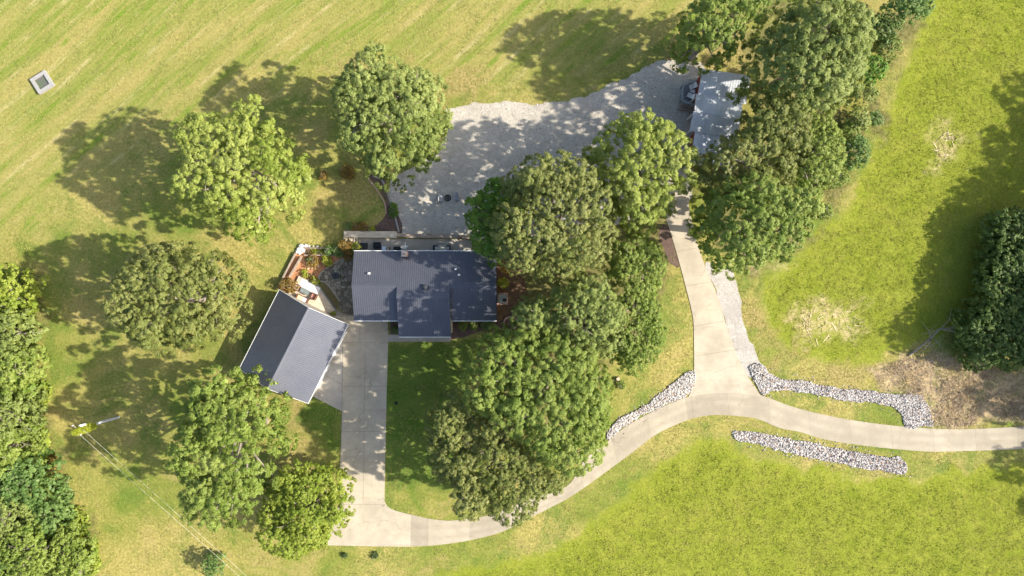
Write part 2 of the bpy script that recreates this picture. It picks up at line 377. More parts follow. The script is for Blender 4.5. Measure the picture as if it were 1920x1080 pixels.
def groundmat():
    m = NT('grass ground')
    def sep(a):
        s = m.n.new('ShaderNodeSeparateColor'); m.l.new(m.attr(a, 'Color'), s.inputs[0]); return s.outputs
    A, B, Cc = sep('zoneA'), sep('zoneB'), sep('zoneC')
    big = m.noise(.07, 5, .6); med = m.noise(.45, 6, .65); fine = m.noise(3.2, 6, .75); vf = m.noise(9, 4, .8); mot = m.noise(1.4, 5, .7, dist=.6)
    green = m.mix(m.rng(med, .35, .65), (.155, .195, .032), (.235, .25, .055))
    dry = m.mix(m.rng(fine, .35, .65), (.28, .24, .07), (.44, .365, .13))
    lawn = m.mix(m.rng(big, .42, .58, .05, .85), green, dry)
    lawn = m.mix(m.rng(mot, .56, .72, 0, .5), lawn, dry); g3 = m.noise(.16, 6, .7, dist=.8); lawn = m.mix(m.rng(g3, .50, .62, 0, .75), lawn, (.12, .185, .03)); lawn = m.mix(m.rng(g3, .46, .38, 0, .6), lawn, (.36, .29, .11))
    # hay field: long mown streaks
    ang = R(-40); wob = m.n.new('ShaderNodeVectorMath'); wob.operation = 'ADD'
    nz = m.n.new('ShaderNodeTexNoise'); nz.inputs['Scale'].default_value = .022; nz.inputs['Detail'].default_value = 1; m.l.new(m.co, nz.inputs['Vector'])
    sc = m.n.new('ShaderNodeVectorMath'); sc.operation = 'SCALE'; m.l.new(nz.outputs['Color'], sc.inputs[0]); sc.inputs[3].default_value = 5
    m.l.new(m.co, wob.inputs[0]); m.l.new(sc.outputs[0], wob.inputs[1])
    rot = m.map(rot=(0, 0, ang), co=wob.outputs[0])
    s1 = m.noise(1, 5, .6, m.map(scale=(.045, .55, 1), co=rot)); s2 = m.noise(1, 6, .75, m.map(scale=(.14, 2.2, 1), co=rot, rot=(0, 0, .03)))
    wv = m.n.new('ShaderNodeTexWave'); wv.bands_direction = 'Y'; wv.inputs['Scale'].default_value = .135; wv.inputs['Distortion'].default_value = .7
    wv.inputs['Detail'].default_value = 3; wv.inputs['Detail Scale'].default_value = .5; m.l.new(rot, wv.inputs[0])
    hay = m.mix(m.rng(s1, .38, .62), (.17, .22, .036), (.32, .28, .09))
    hay = m.mix(m.rng(s2, .45, .68, 0, .6), hay, (.36, .31, .11))
    brk = m.noise(1, 5, .7, m.map(scale=(.12, .3, 1), co=rot))
    st = m.math('MULTIPLY', m.rng(wv.outputs['Fac'], .78, 1.0), m.rng(brk, .46, .58))
    st = m.math('MULTIPLY', st, m.rng(s2, .40, .56, 0, 1))
    hay = m.mix(m.math('MULTIPLY', st, .6), hay, (.50, .42, .21))
    gst = m.math('MULTIPLY', m.rng(wv.outputs['Fac'], .25, .05), m.rng(brk, .5, .4, 0, .7))
    hay = m.mix(gst, hay, (.13, .22, .02))
    col = m.mix(A[1], lawn, hay)
    lush = m.mix(m.rng(med, .35, .65), (.19, .23, .024), (.26, .28, .04)); lush = m.mix(m.rng(mot, .55, .75, 0, .45), lush, (.30, .27, .08))
    col = m.mix(A[0], col, lush)
    col = m.mix(Cc[0], col, m.mix(m.rng(fine, .4, .6), (.24, .215, .06), (.36, .28, .12)))
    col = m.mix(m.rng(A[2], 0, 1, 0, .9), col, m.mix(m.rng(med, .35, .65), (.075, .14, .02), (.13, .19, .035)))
    col = m.mix(B[2], col, m.mix(m.rng(mot, .4, .6), (.11, .11, .035), (.22, .20, .08)))
    col = m.mix(m.math('MULTIPLY', B[0], m.rng(med, .38, .5, .45, 1)), col, m.mix(m.rng(mot, .38, .62), (.25, .19, .12), (.48, .37, .21)))
    col = m.mix(m.math('MULTIPLY', B[1], m.rng(mot, .36, .62, .1, .85)), col, (.55, .44, .24))
    fac = m.rng(fine, .3, .7, .70, 1.24); col = m.scale(col, fac); col = m.scale(col, m.rng(vf, .3, .7, .74, 1.2))
    m.color(col); m.b.inputs['Roughness'].default_value = 1; m.b.inputs['Specular IOR Level'].default_value = .05
    h = m.math('ADD', m.math('MULTIPLY', fine, .6), m.math('MULTIPLY', vf, .4)); m.bump(h, .8, .12); return m.m
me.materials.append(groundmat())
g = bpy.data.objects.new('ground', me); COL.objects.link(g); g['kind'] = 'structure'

# ------------------------------------------------------------------ roads, drives, gravel
rd_up = [(2300,770),(2050,786),(1920,799),(1823,804),(1763,804),(1699,800),(1642,794),(1566,782),(1491,764),(1427,741),(1400,737),(1366,735),(1330,735.5),(1298,741),(1260,755),(1207,780),(1167,804),(1142,825),(1097,861),(1069,906),(1030,925),(990,937),(945,955),(915,966),(880,972),(844,976),(809,973),(785,968),(770,964)]
rd_lo = [(769,1024.5),(790,1024),(826,1021),(880,1013),(938,998),(987,974),(1035,950),(1075,928),(1126,892),(1179,853),(1228,816),(1261,799),(1297,785),(1339,778),(1394,781),(1422,786),(1461,802),(1500,810),(1551,825),(1642,838),(1732,846),(1793,846),(1920,841),(2050,828),(2300,812)]
up = catmull([Vector(W(*p)) for p in rd_up]); lo = catmull([Vector(W(*p)) for p in rd_lo])
def resample(P, n):
    L = [0.0]
    for i in range(1, len(P)): L.append(L[-1] + (P[i] - P[i - 1]).length)
    return [Vector((float(np.interp(L[-1] * k / (n - 1), L, [p[0] for p in P])), float(np.interp(L[-1] * k / (n - 1), L, [p[1] for p in P])))) for k in range(n)]
def strip_slab(name, A, B, z, mat, n=300, thick=.12, m=10):
    A, B = resample(A, n), resample(B, n); bm = nb(); rows = []; al = 0.0; ac, alg = [], []
    for i in range(n):
        if i: al += ((A[i] + B[i]) / 2 - (A[i - 1] + B[i - 1]) / 2).length
        row = [bm.verts.new((*A[i].lerp(B[i], k / m), z)) for k in range(m + 1)]; rows.append(row); ac += [k / m for k in range(m + 1)]; alg += [al] * (m + 1)
    for i in range(n - 1):
        for k in range(m): bm.faces.new((rows[i][k], rows[i + 1][k], rows[i + 1][k + 1], rows[i][k + 1]))
    low = [[bm.verts.new((r_[j].co.x, r_[j].co.y, z - thick)) for j in (0, -1)] for r_ in rows]
    for r_ in rows: ac += [0, 1]; alg += [0, 0]
    for i in range(n - 1):
        bm.faces.new((rows[i][0], low[i][0], low[i + 1][0], rows[i + 1][0])); bm.faces.new((rows[i][-1], rows[i + 1][-1], low[i + 1][1], low[i][1]))
    o = obj(name, bm, mat); o['kind'] = 'structure'
    for nm_, dt in (('across', ac), ('along', alg)):
        at_ = o.data.attributes.new(nm_, 'FLOAT', 'POINT'); at_.data.foreach_set('value', np.array(dt, np.float32))
    return o
road = strip_slab('road', up, lo[::-1], .05, CONC_OLD)
main = catmull([Vector(W(*p)) for p in [(727,600),(727.5,642),(724,780),(721,930)]]) + catmull([Vector(W(*p)) for p in [(721,938),(726,949),(738,956),(755,961),(771,964.7)]])
main += [Vector(W(*p)) for p in [(769.5,1025),(700,1024),(612,1022),(622,985),(638,940),(638,884),(641,771)]]
main += [Vector(W(*p)) for p in [(643,640),(628,600),(640,590)]]
drive = slab('driveway', main, .055, CONC_NEW)
nd_l = [(1215,300),(1240,385),(1249,410),(1267,469),(1286,539),(1299,595),(1301,640),(1301,699),(1298,727),(1291,742)]
nd_r = [(1427,742.5),(1405,710),(1389,682),(1367,627),(1347,560),(1322,500),(1303,440),(1288,370),(1275,300)]
ln = catmull([Vector(W(*p)) for p in nd_l]); rn = catmull([Vector(W(*p)) for p in nd_r])
arc = catmull([Vector(W(*p)) for p in [(1291,744),(1330,737.5),(1366,737),(1400,739.5),(1427,744)]])
ndrive = slab('side_drive', ln[:-1] + arc + rn, .061, CONC_NEW)
apron = slab('apron', [Vector(W(*p)) for p in [(642.5,640),(641,771),(588,744),(520,700),(570,600),(590,580),(640,592),(628,600)]], .049, CONC_PATIO)
walk = slab('path', [Vector(W(*p)) for p in [(727,627.5),(845,627.5),(845,640.5),(727,640.5)]], .045, CONC_PATIO)
lower_walk = slab('garden_path', [Vector(W(*p)) for p in [(625,580),(650,592),(664,592),(664,603),(620,603),(612,590)]], .038, CONC_PATIO)
bm = nb()
def strip(p, q, z, w=.03):
    a = WV(*p); b = WV(*q); d = b - a
    box(bm, ((a + b) / 2) + Vector((0, 0, z)), (d.length, w, .004), math.atan2(d.y, d.x))
for p, q in [((643,642),(727,643)),((642,724),(725,724.5)),((641,809),(723,809)),((638,946),(723,946)),((643,645),(640,870)),((685,643),(681,940)),((675,604),(675,642)),((590,690),(642,722))]:
    strip(p, q, .0575)
obj('expansion_joint', bm, JOINT)['kind'] = 'structure'
bm = nb()
for p, q in [((1268,472),(1312,464)),((1286,536),(1336,528)),((1300,612),(1358,602)),((1301,668),(1383,655))]: strip(p, q, .063)
for p, q in [((1296,741),(1300,784)),((769.5,966),(769,1023))]: strip(p, q, .0525, .02)
j = obj('road_joint', bm, JOINT); j['kind'] = 'structure'

gl = [(845,203),(880,196),(930,192),(990,193),(1040,190),(1085,186),(1120,168),(1150,155),(1190,138),(1230,118),(1262,112),(1320,125),(1322,180),(1305,215),(1300,300),(1290,380),(1240,385),(1160,420),(1100,470),(960,470),(882,446),(820,441),(752,436),(745,408),(735,380),(728,350),(740,330),(800,300),(832,262),(838,225)]
lot = slab('gravel_lot', rough(gl, .16, seed=3), .02, GRAVEL, .06)
gs = slab('gravel_strip', rough([(1322,495),(1345,500),(1372,510),(1388,560),(1395,610),(1412,650),(1425,684),(1418,705),(1404,706),(1388,680),(1366,626),(1346,560)], .1, seed=4), .03, GRAVEL2, .06)
bedmud = slab('dirt_strip', rough([(1236,425),(1252,420),(1268,475),(1276,500),(1262,500),(1245,470)], .12, seed=8), .02, MULCH_DARK, .06)

# ---- stones
PHI = (1 + 5 ** .5) / 2
ICO = np.array([(-1,PHI,0),(1,PHI,0),(-1,-PHI,0),(1,-PHI,0),(0,-1,PHI),(0,1,PHI),(0,-1,-PHI),(0,1,-PHI),(PHI,0,-1),(PHI,0,1),(-PHI,0,-1),(-PHI,0,1)]) / 1.9
ICF = np.array([(0,11,5),(0,5,1),(0,1,7),(0,7,10),(0,10,11),(1,5,9),(5,11,4),(11,10,2),(10,7,6),(7,1,8),(3,9,4),(3,4,2),(3,2,6),(3,6,8),(3,8,9),(4,9,5),(2,4,11),(6,2,10),(8,6,7),(9,8,1)])
def stones(name, polys, n, smin, smax, mat, seed, z=.0, mound=.25, edge=.0, label=None, cat=None):
    r = np.random.default_rng(seed); pos = []; dd = []
    for poly in polys:
        pl = np.array([(p[0], p[1]) for p in poly]); lo_, hi_ = pl.min(0), pl.max(0)
        k = int(n / len(polys)); got = 0
        area = abs(np.dot(pl[:, 0], np.roll(pl[:, 1], 1)) - np.dot(pl[:, 1], np.roll(pl[:, 0], 1))) / 2
        m = int(k * ((hi_ - lo_).prod() / area) * 1.05)
        q = r.uniform(lo_, hi_, (m, 2)); d = sdist(q, pl); keep = d > -edge * r.random(m); pos.append(q[keep]); dd.append(d[keep])
    q = np.concatenate(pos); d = np.concatenate(dd); n = len(q)
    s = smin + (smax - smin) * r.random(n) ** 2.2
    Vv = ICO[None] * (1 + r.normal(0, .17, (n, 12, 1))) * s[:, None, None] * r.uniform(.6, 1.25, (n, 1, 3)) * .5
    a = r.uniform(0, 6.28, n); b = r.uniform(0, 6.28, n)
    ca, sa, cb, sb = np.cos(a), np.sin(a), np.cos(b), np.sin(b)
    x, y, zz = Vv[..., 0], Vv[..., 1], Vv[..., 2]
    x, y = x * ca[:, None] - y * sa[:, None], x * sa[:, None] + y * ca[:, None]
    y, zz = y * cb[:, None] - zz * sb[:, None], y * sb[:, None] + zz * cb[:, None]
    Vv = np.stack([x + q[:, :1], y + q[:, 1:], zz + z + (np.clip(d, 0, .6) * mound)[:, None] + (s * .12)[:, None] + (r.random(n) * smax * .3)[:, None] * (mound > 0)], -1)
    T = Vv[:, ICF].reshape(-1, 3)
    o = npmesh(name, T, 3, mat, tint=np.repeat(r.random(n), 20)); props(o, label, cat, None, 'stuff'); return o
bedA = [(1404,690),(1425,682),(1445,700),(1480,712),(1530,720),(1600,732),(1660,738),(1720,742),(1735,755),(1748,790),(1742,800),(1698,799),(1688,775),(1672,763),(1640,756),(1600,752),(1540,742),(1480,730),(1450,732),(1430,741),(1415,720)]
bedB = [(1374,811),(1400,809),(1460,818),(1530,832),(1600,846),(1660,856),(1685,858),(1700,875),(1698,888),(1680,888),(1620,878),(1540,862),(1480,848),(1420,832),(1382,826)]
bedC = [(1302,699),(1302,715),(1290,738),(1260,752),(1205,778),(1165,802),(1142,824),(1138,815),(1150,795),(1175,778),(1215,755),(1260,722),(1285,701)]
pA, pB, pC = [rough(b, .10, seed=i) for i, b in enumerate((bedA, bedB, bedC))]
UNDER = mulch('stone fines', (.14, .12, .10), (.32, .28, .24))
for nm, p in (('riprap_base', pA), ('riprap_base', pB), ('riprap_base', pC)): slab(nm, p, .03, UNDER, .06)
stones('riprap', [pA], 10000, .08, .24, ROCK, 11, .02, .12, .04, 'long curving bed of white and grey broken stone between the drive and the brown brush', 'stones')
stones('riprap', [pB], 6500, .08, .24, ROCK, 12, .02, .12, .04, 'straight strip of white broken stone in the meadow below the curved road', 'stones')
stones('riprap', [pC], 6000, .08, .24, ROCK, 13, .02, .12, .04, 'tapering wedge of pinkish white stones along the upper side of the road by the trees', 'stones')
stones('stray_stones', [[W(*p) for p in q_] for q_ in ([(1395,680),(1450,690),(1600,722),(1740,735),(1765,800),(1690,800),(1660,770),(1500,748),(1410,745)], [(1366,806),(1460,810),(1690,848),(1715,895),(1640,892),(1480,858),(1372,834)], [(1304,690),(1300,740),(1140,832),(1130,800),(1260,715)])], 1500, .06, .2, ROCK, 15, .0, 0, 0, 'stray stones spilled in the grass around the stone beds', 'stones')
stones('pebbles', [[W(*p) for p in gl]], 5200, .03, .16, ROCK, 14, .02, 0, 0, 'loose pebbles and debris scattered over the pale gravel lot', 'pebbles')

# ------------------------------------------------------------------ trees
def kites(P, N, size, r, asp=.62):
    """leaf shaped quads at P, facing N"""
    n = len(P); a = r.normal(size=(n, 3)); a -= (a * N).sum(1, keepdims=True) * N; a /= np.linalg.norm(a, axis=1, keepdims=True) + 1e-9
    b = np.cross(N, a); s = size[:, None]
    fold = N * s * .12
    V = np.stack([P - a * s * .5, P + b * s * asp * .5 - a * s * .08 - fold, P + a * s * .5, P - b * s * asp * .5 - a * s * .08 - fold], 1)
    return V.reshape(-1, 3)
def crown(name, poly, h, zb, mat, seed, parent, origin, cr=1.25, leaf=.30, dens=1.0, rag=1.0, sub=12, dome=1.0, tilt=0.0):
    """foliage: boughs over a domed crown with outline poly (world, at mid height), clumps on the boughs, leaf tufts on the clumps"""
    r = np.random.default_rng(seed); pl = np.array([(p[0], p[1]) for p in poly]); lo_, hi_ = pl.min(0), pl.max(0)
    box_ = (hi_ - lo_).prod(); zm = zb + (h - zb) * .38; sc = min(1, h / 12)
    def spread(sp, m, inset):
        q = r.uniform(lo_, hi_, (int(m), 2)); d = sdist(q, pl); ok = d > inset; q, d = q[ok], d[ok]; keep = []
        for i in range(len(q)):
            if not keep or (((q[keep] - q[i]) ** 2).sum(1).min() > sp * sp): keep.append(i)
        return q[keep], d[keep]
    bs = cr * 2.1; bq, bd = spread(bs, box_ / bs ** 2 * 30, bs * .3)
    q, d = spread(cr * .50, box_ / cr ** 2 * 36, -cr * .12)
    if len(bq) == 0: bq = q[:1]
    dm = max(d.max(), .1); bh = r.normal(0, .95, len(bq)) * rag * sc; bR = bs * r.uniform(.66, 1.02, len(bq))
    D = np.sqrt(((q[:, None] - bq[None]) ** 2).sum(2)) / bR[None]; bi = D.argmin(1); dn = D[np.arange(len(q)), bi]
    ok = (dn < 1.16) ;
    qa, da = q, d; q, d, bi, dn = q[ok], d[ok], bi[ok], dn[ok]; u = np.clip(d / dm, 0, 1)
    nz = (vnoise(q[:, 0], q[:, 1], .2, seed) - .5) * 2.4 * sc * rag
    bump = np.sqrt(np.clip(1.2 - dn ** 2 * .9, 0, 1)) * bs * .9
    z = zm + (h - zm - cr * .6) * np.sqrt(np.clip(1 - (1 - u) ** 2, 0, 1)) ** dome + nz + bh[bi] + bump - bs * .45
    z = np.minimum(z, h - cr * .3 - r.random(len(z)) * .5)
    rad = cr * r.uniform(.36, .60, len(q)); n1 = len(q)
    e = (d < dm * .6) & (r.random(n1) < .55); q2 = (q[e] - pl.mean(0)) * .84 + pl.mean(0) + r.normal(0, .3, (e.sum(), 2)) * cr; z2 = zb + (z[e] - zb) * r.uniform(.1, .7, e.sum()); r2 = rad[e] * 1.25
    f = (da >= dm * .14) & (r.random(len(qa)) < .42); q3 = qa[f]; z3 = zm + (h - zm) * np.sqrt(np.clip(1 - (1 - da[f] / dm) ** 2, 0, 1)) ** dome - cr * r.uniform(1.3, 2.4, f.sum()); r3 = cr * r.uniform(.5, .8, f.sum())
    cx = np.concatenate([np.c_[q, z], np.c_[q2, z2], np.c_[q3, z3]]); cr_ = np.concatenate([rad, r2, r3])
    cx[:, 2] = np.maximum(cx[:, 2], cr_ * .45); nC = len(cx)
    bc = np.c_[bq, np.array([z[bi == k].mean() - bs * .5 if (bi == k).any() else zm for k in range(len(bq))])]
    out = np.concatenate([np.c_[q, z] - bc[bi], np.c_[q2, z2] - np.r_[pl.mean(0), zb + (h - zb) * .3], np.tile([[0, 0, 1.0]], (len(q3), 1))])
    out /= np.linalg.norm(out, axis=1, keepdims=True) + 1e-6
    bt = r.normal(0, .13, len(bq)); ctint = np.concatenate([bt[bi], bt[bi[e]], r.normal(-.05, .1, len(q3))]) + r.normal(0, .06, nC)
    k = max(5, sub // 2); dirs = r.normal(size=(nC, k, 3)); dirs /= np.linalg.norm(dirs, axis=2, keepdims=True)
    flip = (dirs * (out[:, None] + np.array([0, 0, .4]))).sum(2) < -.2; dirs[flip] *= -1
    lob = (cx[:, None] + dirs * cr_[:, None, None] * r.uniform(.45, 1.0, (nC, k, 1))).reshape(-1, 3)
    lr = np.repeat(cr_, k) * r.uniform(.34, .56, nC * k); lt = np.repeat(ctint, k) + r.normal(0, .06, nC * k); ld = dirs.reshape(-1, 3); lo2 = np.repeat(out, k, 0)
    per = np.maximum(3, dens * 17.0 * lr ** 2 / leaf ** 2); inner = np.repeat(np.arange(nC) >= n1, k); per = np.where(inner, per * .18, per); per = (per + r.random(len(per))).astype(int)
    I = np.repeat(np.arange(len(lob)), per); n = len(I)
    dv = r.normal(size=(n, 3)); dv /= np.linalg.norm(dv, axis=1, keepdims=True); fl = (dv * (ld[I] + np.array([0, 0, .5]))).sum(1) < -.15; dv[fl] *= -1
    P = lob[I] + dv * (lr[I] * r.uniform(.45, 1.06, n))[:, None]
    P[:, 2] = np.maximum(P[:, 2], .05)
    N = dv * .7 + ld[I] * .2 + lo2[I] * .35 + np.array([0, 0, .15]) + r.normal(0, .30, (n, 3)); N /= np.linalg.norm(N, axis=1, keepdims=True)
    sz = leaf * r.uniform(.6, 1.25, n) * np.where(inner[I], 2.4, 1)
    T = np.clip(.45 + lt[I] + r.normal(0, .12, n), 0, .965); odd = r.random(n) < .003; T[odd] = 1.0
    V = kites(P - np.array(origin), N, sz, r)
    npmesh(name, V, 4, mat, parent, T)
    NLEAF[0] += n
    return cx[:n1], None
NLEAF = [0]
NTREE = [0]
def tree(kind, polypx, h, zb, matk, label, cat='tree', cr=1.25, leaf=.30, dens=1.0, rag=1.0, limbs=16, name='tree', group=None, world=None, trunk=True, dome=1.0, tr=None, sub=12):
    NTREE[0] += 1; seed = 100 + NTREE[0]; zm = zb + (h - zb) * .38
    poly = world if world else [W(px, py, zb + (h - zb) * .66) for px, py in polypx]
    cxy = np.mean(np.array([(p[0], p[1]) for p in poly]), 0); o = (float(cxy[0]), float(cxy[1]), 0.0)
    t = thing(name, label, cat, o, 0, group)
    cl, cen = crown('crown' if trunk else 'foliage', poly, h, zb, LEAF[matk], seed, t, o, cr, leaf, dens, rag, sub, dome)
    if trunk:
        r = random.Random(seed); bm = nb(); tr = tr or h * .022 + .06; top = h * .55
        pts = [(0, 0, -.05), (r.uniform(-.1, .1), r.uniform(-.1, .1), h * .15), (r.uniform(-.3, .3), r.uniform(-.3, .3), top * .65), (r.uniform(-.4, .4), r.uniform(-.4, .4), top)]
        tube(bm, pts, [tr * 1.35, tr, tr * .8, tr * .55], 9)
        pick = list(range(len(cl))); r.shuffle(pick)
        for i in pick[:limbs]:
            e = Vector((cl[i][0] - o[0], cl[i][1] - o[1], cl[i][2] + (.3 if r.random() < .35 else -.2)))
            s = Vector(pts[2]).lerp(Vector(pts[3]), r.random()); mid = s.lerp(e, .5) + Vector((r.uniform(-.5, .5), r.uniform(-.5, .5), r.uniform(-.3, .9)))
            m2 = s.lerp(e, .78) + Vector((r.uniform(-.35, .35), r.uniform(-.35, .35), .3))
            tube(bm, [s, mid, m2, e], [tr * .42, tr * .27, tr * .15, .02], 5)
            for _ in range(2):
                f = m2 + Vector((r.uniform(-1.3, 1.3), r.uniform(-1.3, 1.3), r.uniform(.1, 1.0))) * min(1, h / 12); tube(bm, [m2, (m2 + f) / 2 + Vector((0, 0, .12)), f], [tr * .13, .03, .012], 4)
        obj('trunk', bm, BARK, t)
    return t
TR = [
 ('bright', [(345,245),(385,212),(420,222),(450,212),(485,190),(512,215),(515,250),(550,268),(562,300),(590,325),(580,352),(545,362),(532,398),(500,405),(502,440),(470,457),(430,437),(395,420),(370,388),(335,370),(328,340),(355,312),(340,275)], 15.5, 4, 'big yellow green tree standing alone in the upper left lawn beside its long shadow', 1.35),
 ('blue', [(642,128),(680,118),(702,88),(735,94),(748,122),(798,130),(828,152),(818,180),(836,205),(828,235),(826,268),(800,285),(795,305),(760,308),(742,335),(700,332),(668,302),(630,275),(642,235),(625,185)], 14.5, 3.5, 'blue green tree at the left end of the gravel lot with a ragged top', 1.3),
 ('olive', [(245,482),(270,462),(310,455),(350,460),(388,480),(428,500),(440,530),(432,560),(438,590),(418,630),(392,648),(350,662),(312,655),(290,668),(260,640),(225,622),(215,590),(200,560),(218,520)], 14, 3.2, 'rounded olive green tree on the left lawn, west of the grey garage', 1.2),
 ('mid', [(350,722),(395,692),(432,686),(462,706),(486,734),(508,760),(508,790),(505,815),(525,860),(518,905),(480,940),(452,985),(410,982),(350,958),(325,928),(332,880),(318,850),(338,800),(330,760)], 15.5, 3.5, 'tall mid green tree touching the lower left corner of the grey garage roof', 1.35),
 ('yellow', [(540,872),(565,866),(598,874),(620,892),(650,908),(640,935),(654,955),(636,985),(626,1020),(592,1036),(562,1056),(520,1040),(490,1012),(478,972),(500,920)], 9.5, 1.5, 'feathery lime green tree beside the lower end of the driveway', .95),
 ('vivid', [(878,385),(895,348),(930,330),(965,345),(985,380),(965,430),(955,465),(925,490),(900,472),(885,445)], 11, 2, 'small vivid green tree leaning over the back corner of the house roof', 1.0),
 ('olive', [(955,318),(1010,294),(1062,290),(1100,305),(1118,340),(1138,360),(1140,395),(1160,432),(1150,470),(1132,498),(1092,512),(1062,528),(1000,530),(955,508),(925,470),(918,420),(938,380),(935,340)], 17, 4, 'large dull olive tree with a full round crown above the right end of the house', 1.15),
 ('bright', [(1125,248),(1162,222),(1200,210),(1240,222),(1265,240),(1278,262),(1306,282),(1296,312),(1302,350),(1268,368),(1256,395),(1228,405),(1212,440),(1182,432),(1155,395),(1128,352),(1105,312),(1110,270)], 14.5, 4, 'yellow green tree between the gravel lot and the top of the side drive', 1.4),
 ('mid', [(1140,462),(1190,442),(1228,452),(1246,480),(1244,520),(1232,560),(1240,600),(1252,640),(1225,676),(1192,705),(1160,690),(1148,640),(1138,560)], 11.5, 2, 'narrow fine leaved tree along the lawn west of the side drive', .95),
 ('blue', [(975,575),(1040,535),(1080,515),(1128,520),(1156,550),(1182,590),(1176,642),(1142,682),(1090,692),(1040,662),(990,640),(962,605)], 15, 3.5, 'pale green tree in the middle of the grove just right of the air conditioner', 1.3),
 ('mid', [(885,668),(915,630),(980,608),(1030,618),(1082,638),(1122,668),(1140,720),(1146,780),(1142,825),(1118,862),(1082,885),(1050,880),(1000,850),(960,822),(920,792),(878,760),(875,710)], 15.5, 3.5, 'biggest tree of the grove, broad and mid green, reaching the curved road', 1.4),
 ('olive', [(830,742),(870,733),(920,758),(962,800),(1012,838),(1062,868),(1072,900),(1045,925),(1010,930),(998,968),(960,982),(925,965),(890,972),(858,962),(850,925),(812,908),(802,850),(798,800)], 13.5, 2.6, 'dark olive tree at the lower tip of the grove overhanging the road', 1.1),
 ('mid', [(1278,68),(1290,20),(1320,-25),(1380,-30),(1420,0),(1435,30),(1412,66),(1380,88),(1345,104),(1300,98),(1262,80)], 14.5, 3, 'dark green tree at the top edge above the deck of the metal roofed cabin', 1.3),
 ('blue', [(1420,95),(1440,50),(1480,8),(1502,-35),(1560,-35),(1612,0),(1628,40),(1640,80),(1618,130),(1605,170),(1560,215),(1530,228),(1470,205),(1445,180),(1418,140)], 17.5, 4, 'very large pale green tree at the top right with a lumpy crown', 1.45),
 ('olive', [(1328,285),(1366,256),(1402,215),(1430,190),(1490,215),(1515,270),(1510,320),(1490,362),(1430,375),(1370,362),(1316,340),(1308,310)], 15.5, 3.2, 'olive tree covering the right half of the metal roofed cabin', 1.15),
 ('mid', [(1475,215),(1545,212),(1580,262),(1572,305),(1545,355),(1490,365),(1470,300),(1460,245)], 13.5, 2.6, 'green tree on the meadow side behind the olive tree by the cabin', 1.1),
 ('mid', [(1312,375),(1350,340),(1400,325),(1450,352),(1508,352),(1542,380),(1526,420),(1490,440),(1472,480),(1432,492),(1395,515),(1345,505),(1325,465),(1322,420)], 17, 3, 'green tree with a bare branch hanging over the upper side drive', 1.25),
]
names = ['tree']
for k, (mk, pl, h, zb, lab, cr) in enumerate(TR):
    tree('t', pl, h, zb, mk, lab, cr=cr, leaf=.155 if cr < 1.0 else .168, dens=1.15, group='large trees around the house')
def ell(cx, cy, rx, ry, seed, n=14):
    r = random.Random(seed); return [(cx + rx * math.cos(2 * math.pi * i / n) * r.uniform(.85, 1.15), cy + ry * math.sin(2 * math.pi * i / n) * r.uniform(.85, 1.15)) for i in range(n)]
# wood on the left edge
WD = [(8,560,50,48,'yellow',6,'bright yellow green bush, topmost of the wood on the left edge'),(22,628,42,44,'blue',7,'blue green bushy tree second from the top of the wood on the left edge'),
 (28,705,44,42,'mid',7,'green bushy tree third from the top of the wood on the left edge'),(10,778,52,44,'blue',7.5,'dense green tree in the left wood opposite the utility pole'),
 (-5,850,55,42,'mid',8,'green tree in the left wood just below the utility pole'),(45,905,52,42,'fern',7,'dark green tree standing out of the left wood below the pole'),
 (5,965,58,44,'blue',8,'dark tree at the left border of the lower wood'),(85,965,38,34,'fern',5,'small dark tree on the lawn edge of the lower wood'),
 (60,1035,52,46,'mid',7,'mid green tree near the bottom left corner'),(135,1045,38,46,'mid',4.5,'light green bush next to the lawn at the bottom of the wood'),(-10,1065,50,45,'dark',8,'dark tree filling the bottom left corner'),
 (-95,560,60,55,'mid',8,'tree just outside the left border, uppermost'),(-100,680,60,60,'blue',8,'tree just outside the left border beside the blue green one'),(-110,800,60,60,'mid',8,'tree just outside the left border beside the pole'),(-105,930,60,60,'dark',8,'tree outside the left border, lower wood')]
for i, (x, y, rx, ry, mk, h, lab) in enumerate(WD):
    tree('w', ell(x - 4, y, rx * 1.0, ry * 1.25, i), h, .6, mk, lab, cr=.95, leaf=.22, dens=.95, limbs=8, name='tree', group='trees of the wood on the left', dome=.8, rag=1.1)
cov = [W(*p, 1.0) for p in [(-110,505),(30,512),(56,540),(62,620),(72,700),(70,760),(84,820),(98,880),(122,940),(150,1010),(172,1090),(-110,1090)]]
crown('undergrowth', cov, 2.6, .2, LEAF['mid'], 700, None, (0, 0, 0), .8, .24, .8, .6, 12, .4)
uo = bpy.data.objects['undergrowth']; props(uo, 'tangled green undergrowth filling the wood along the left border', 'undergrowth', None, 'stuff')
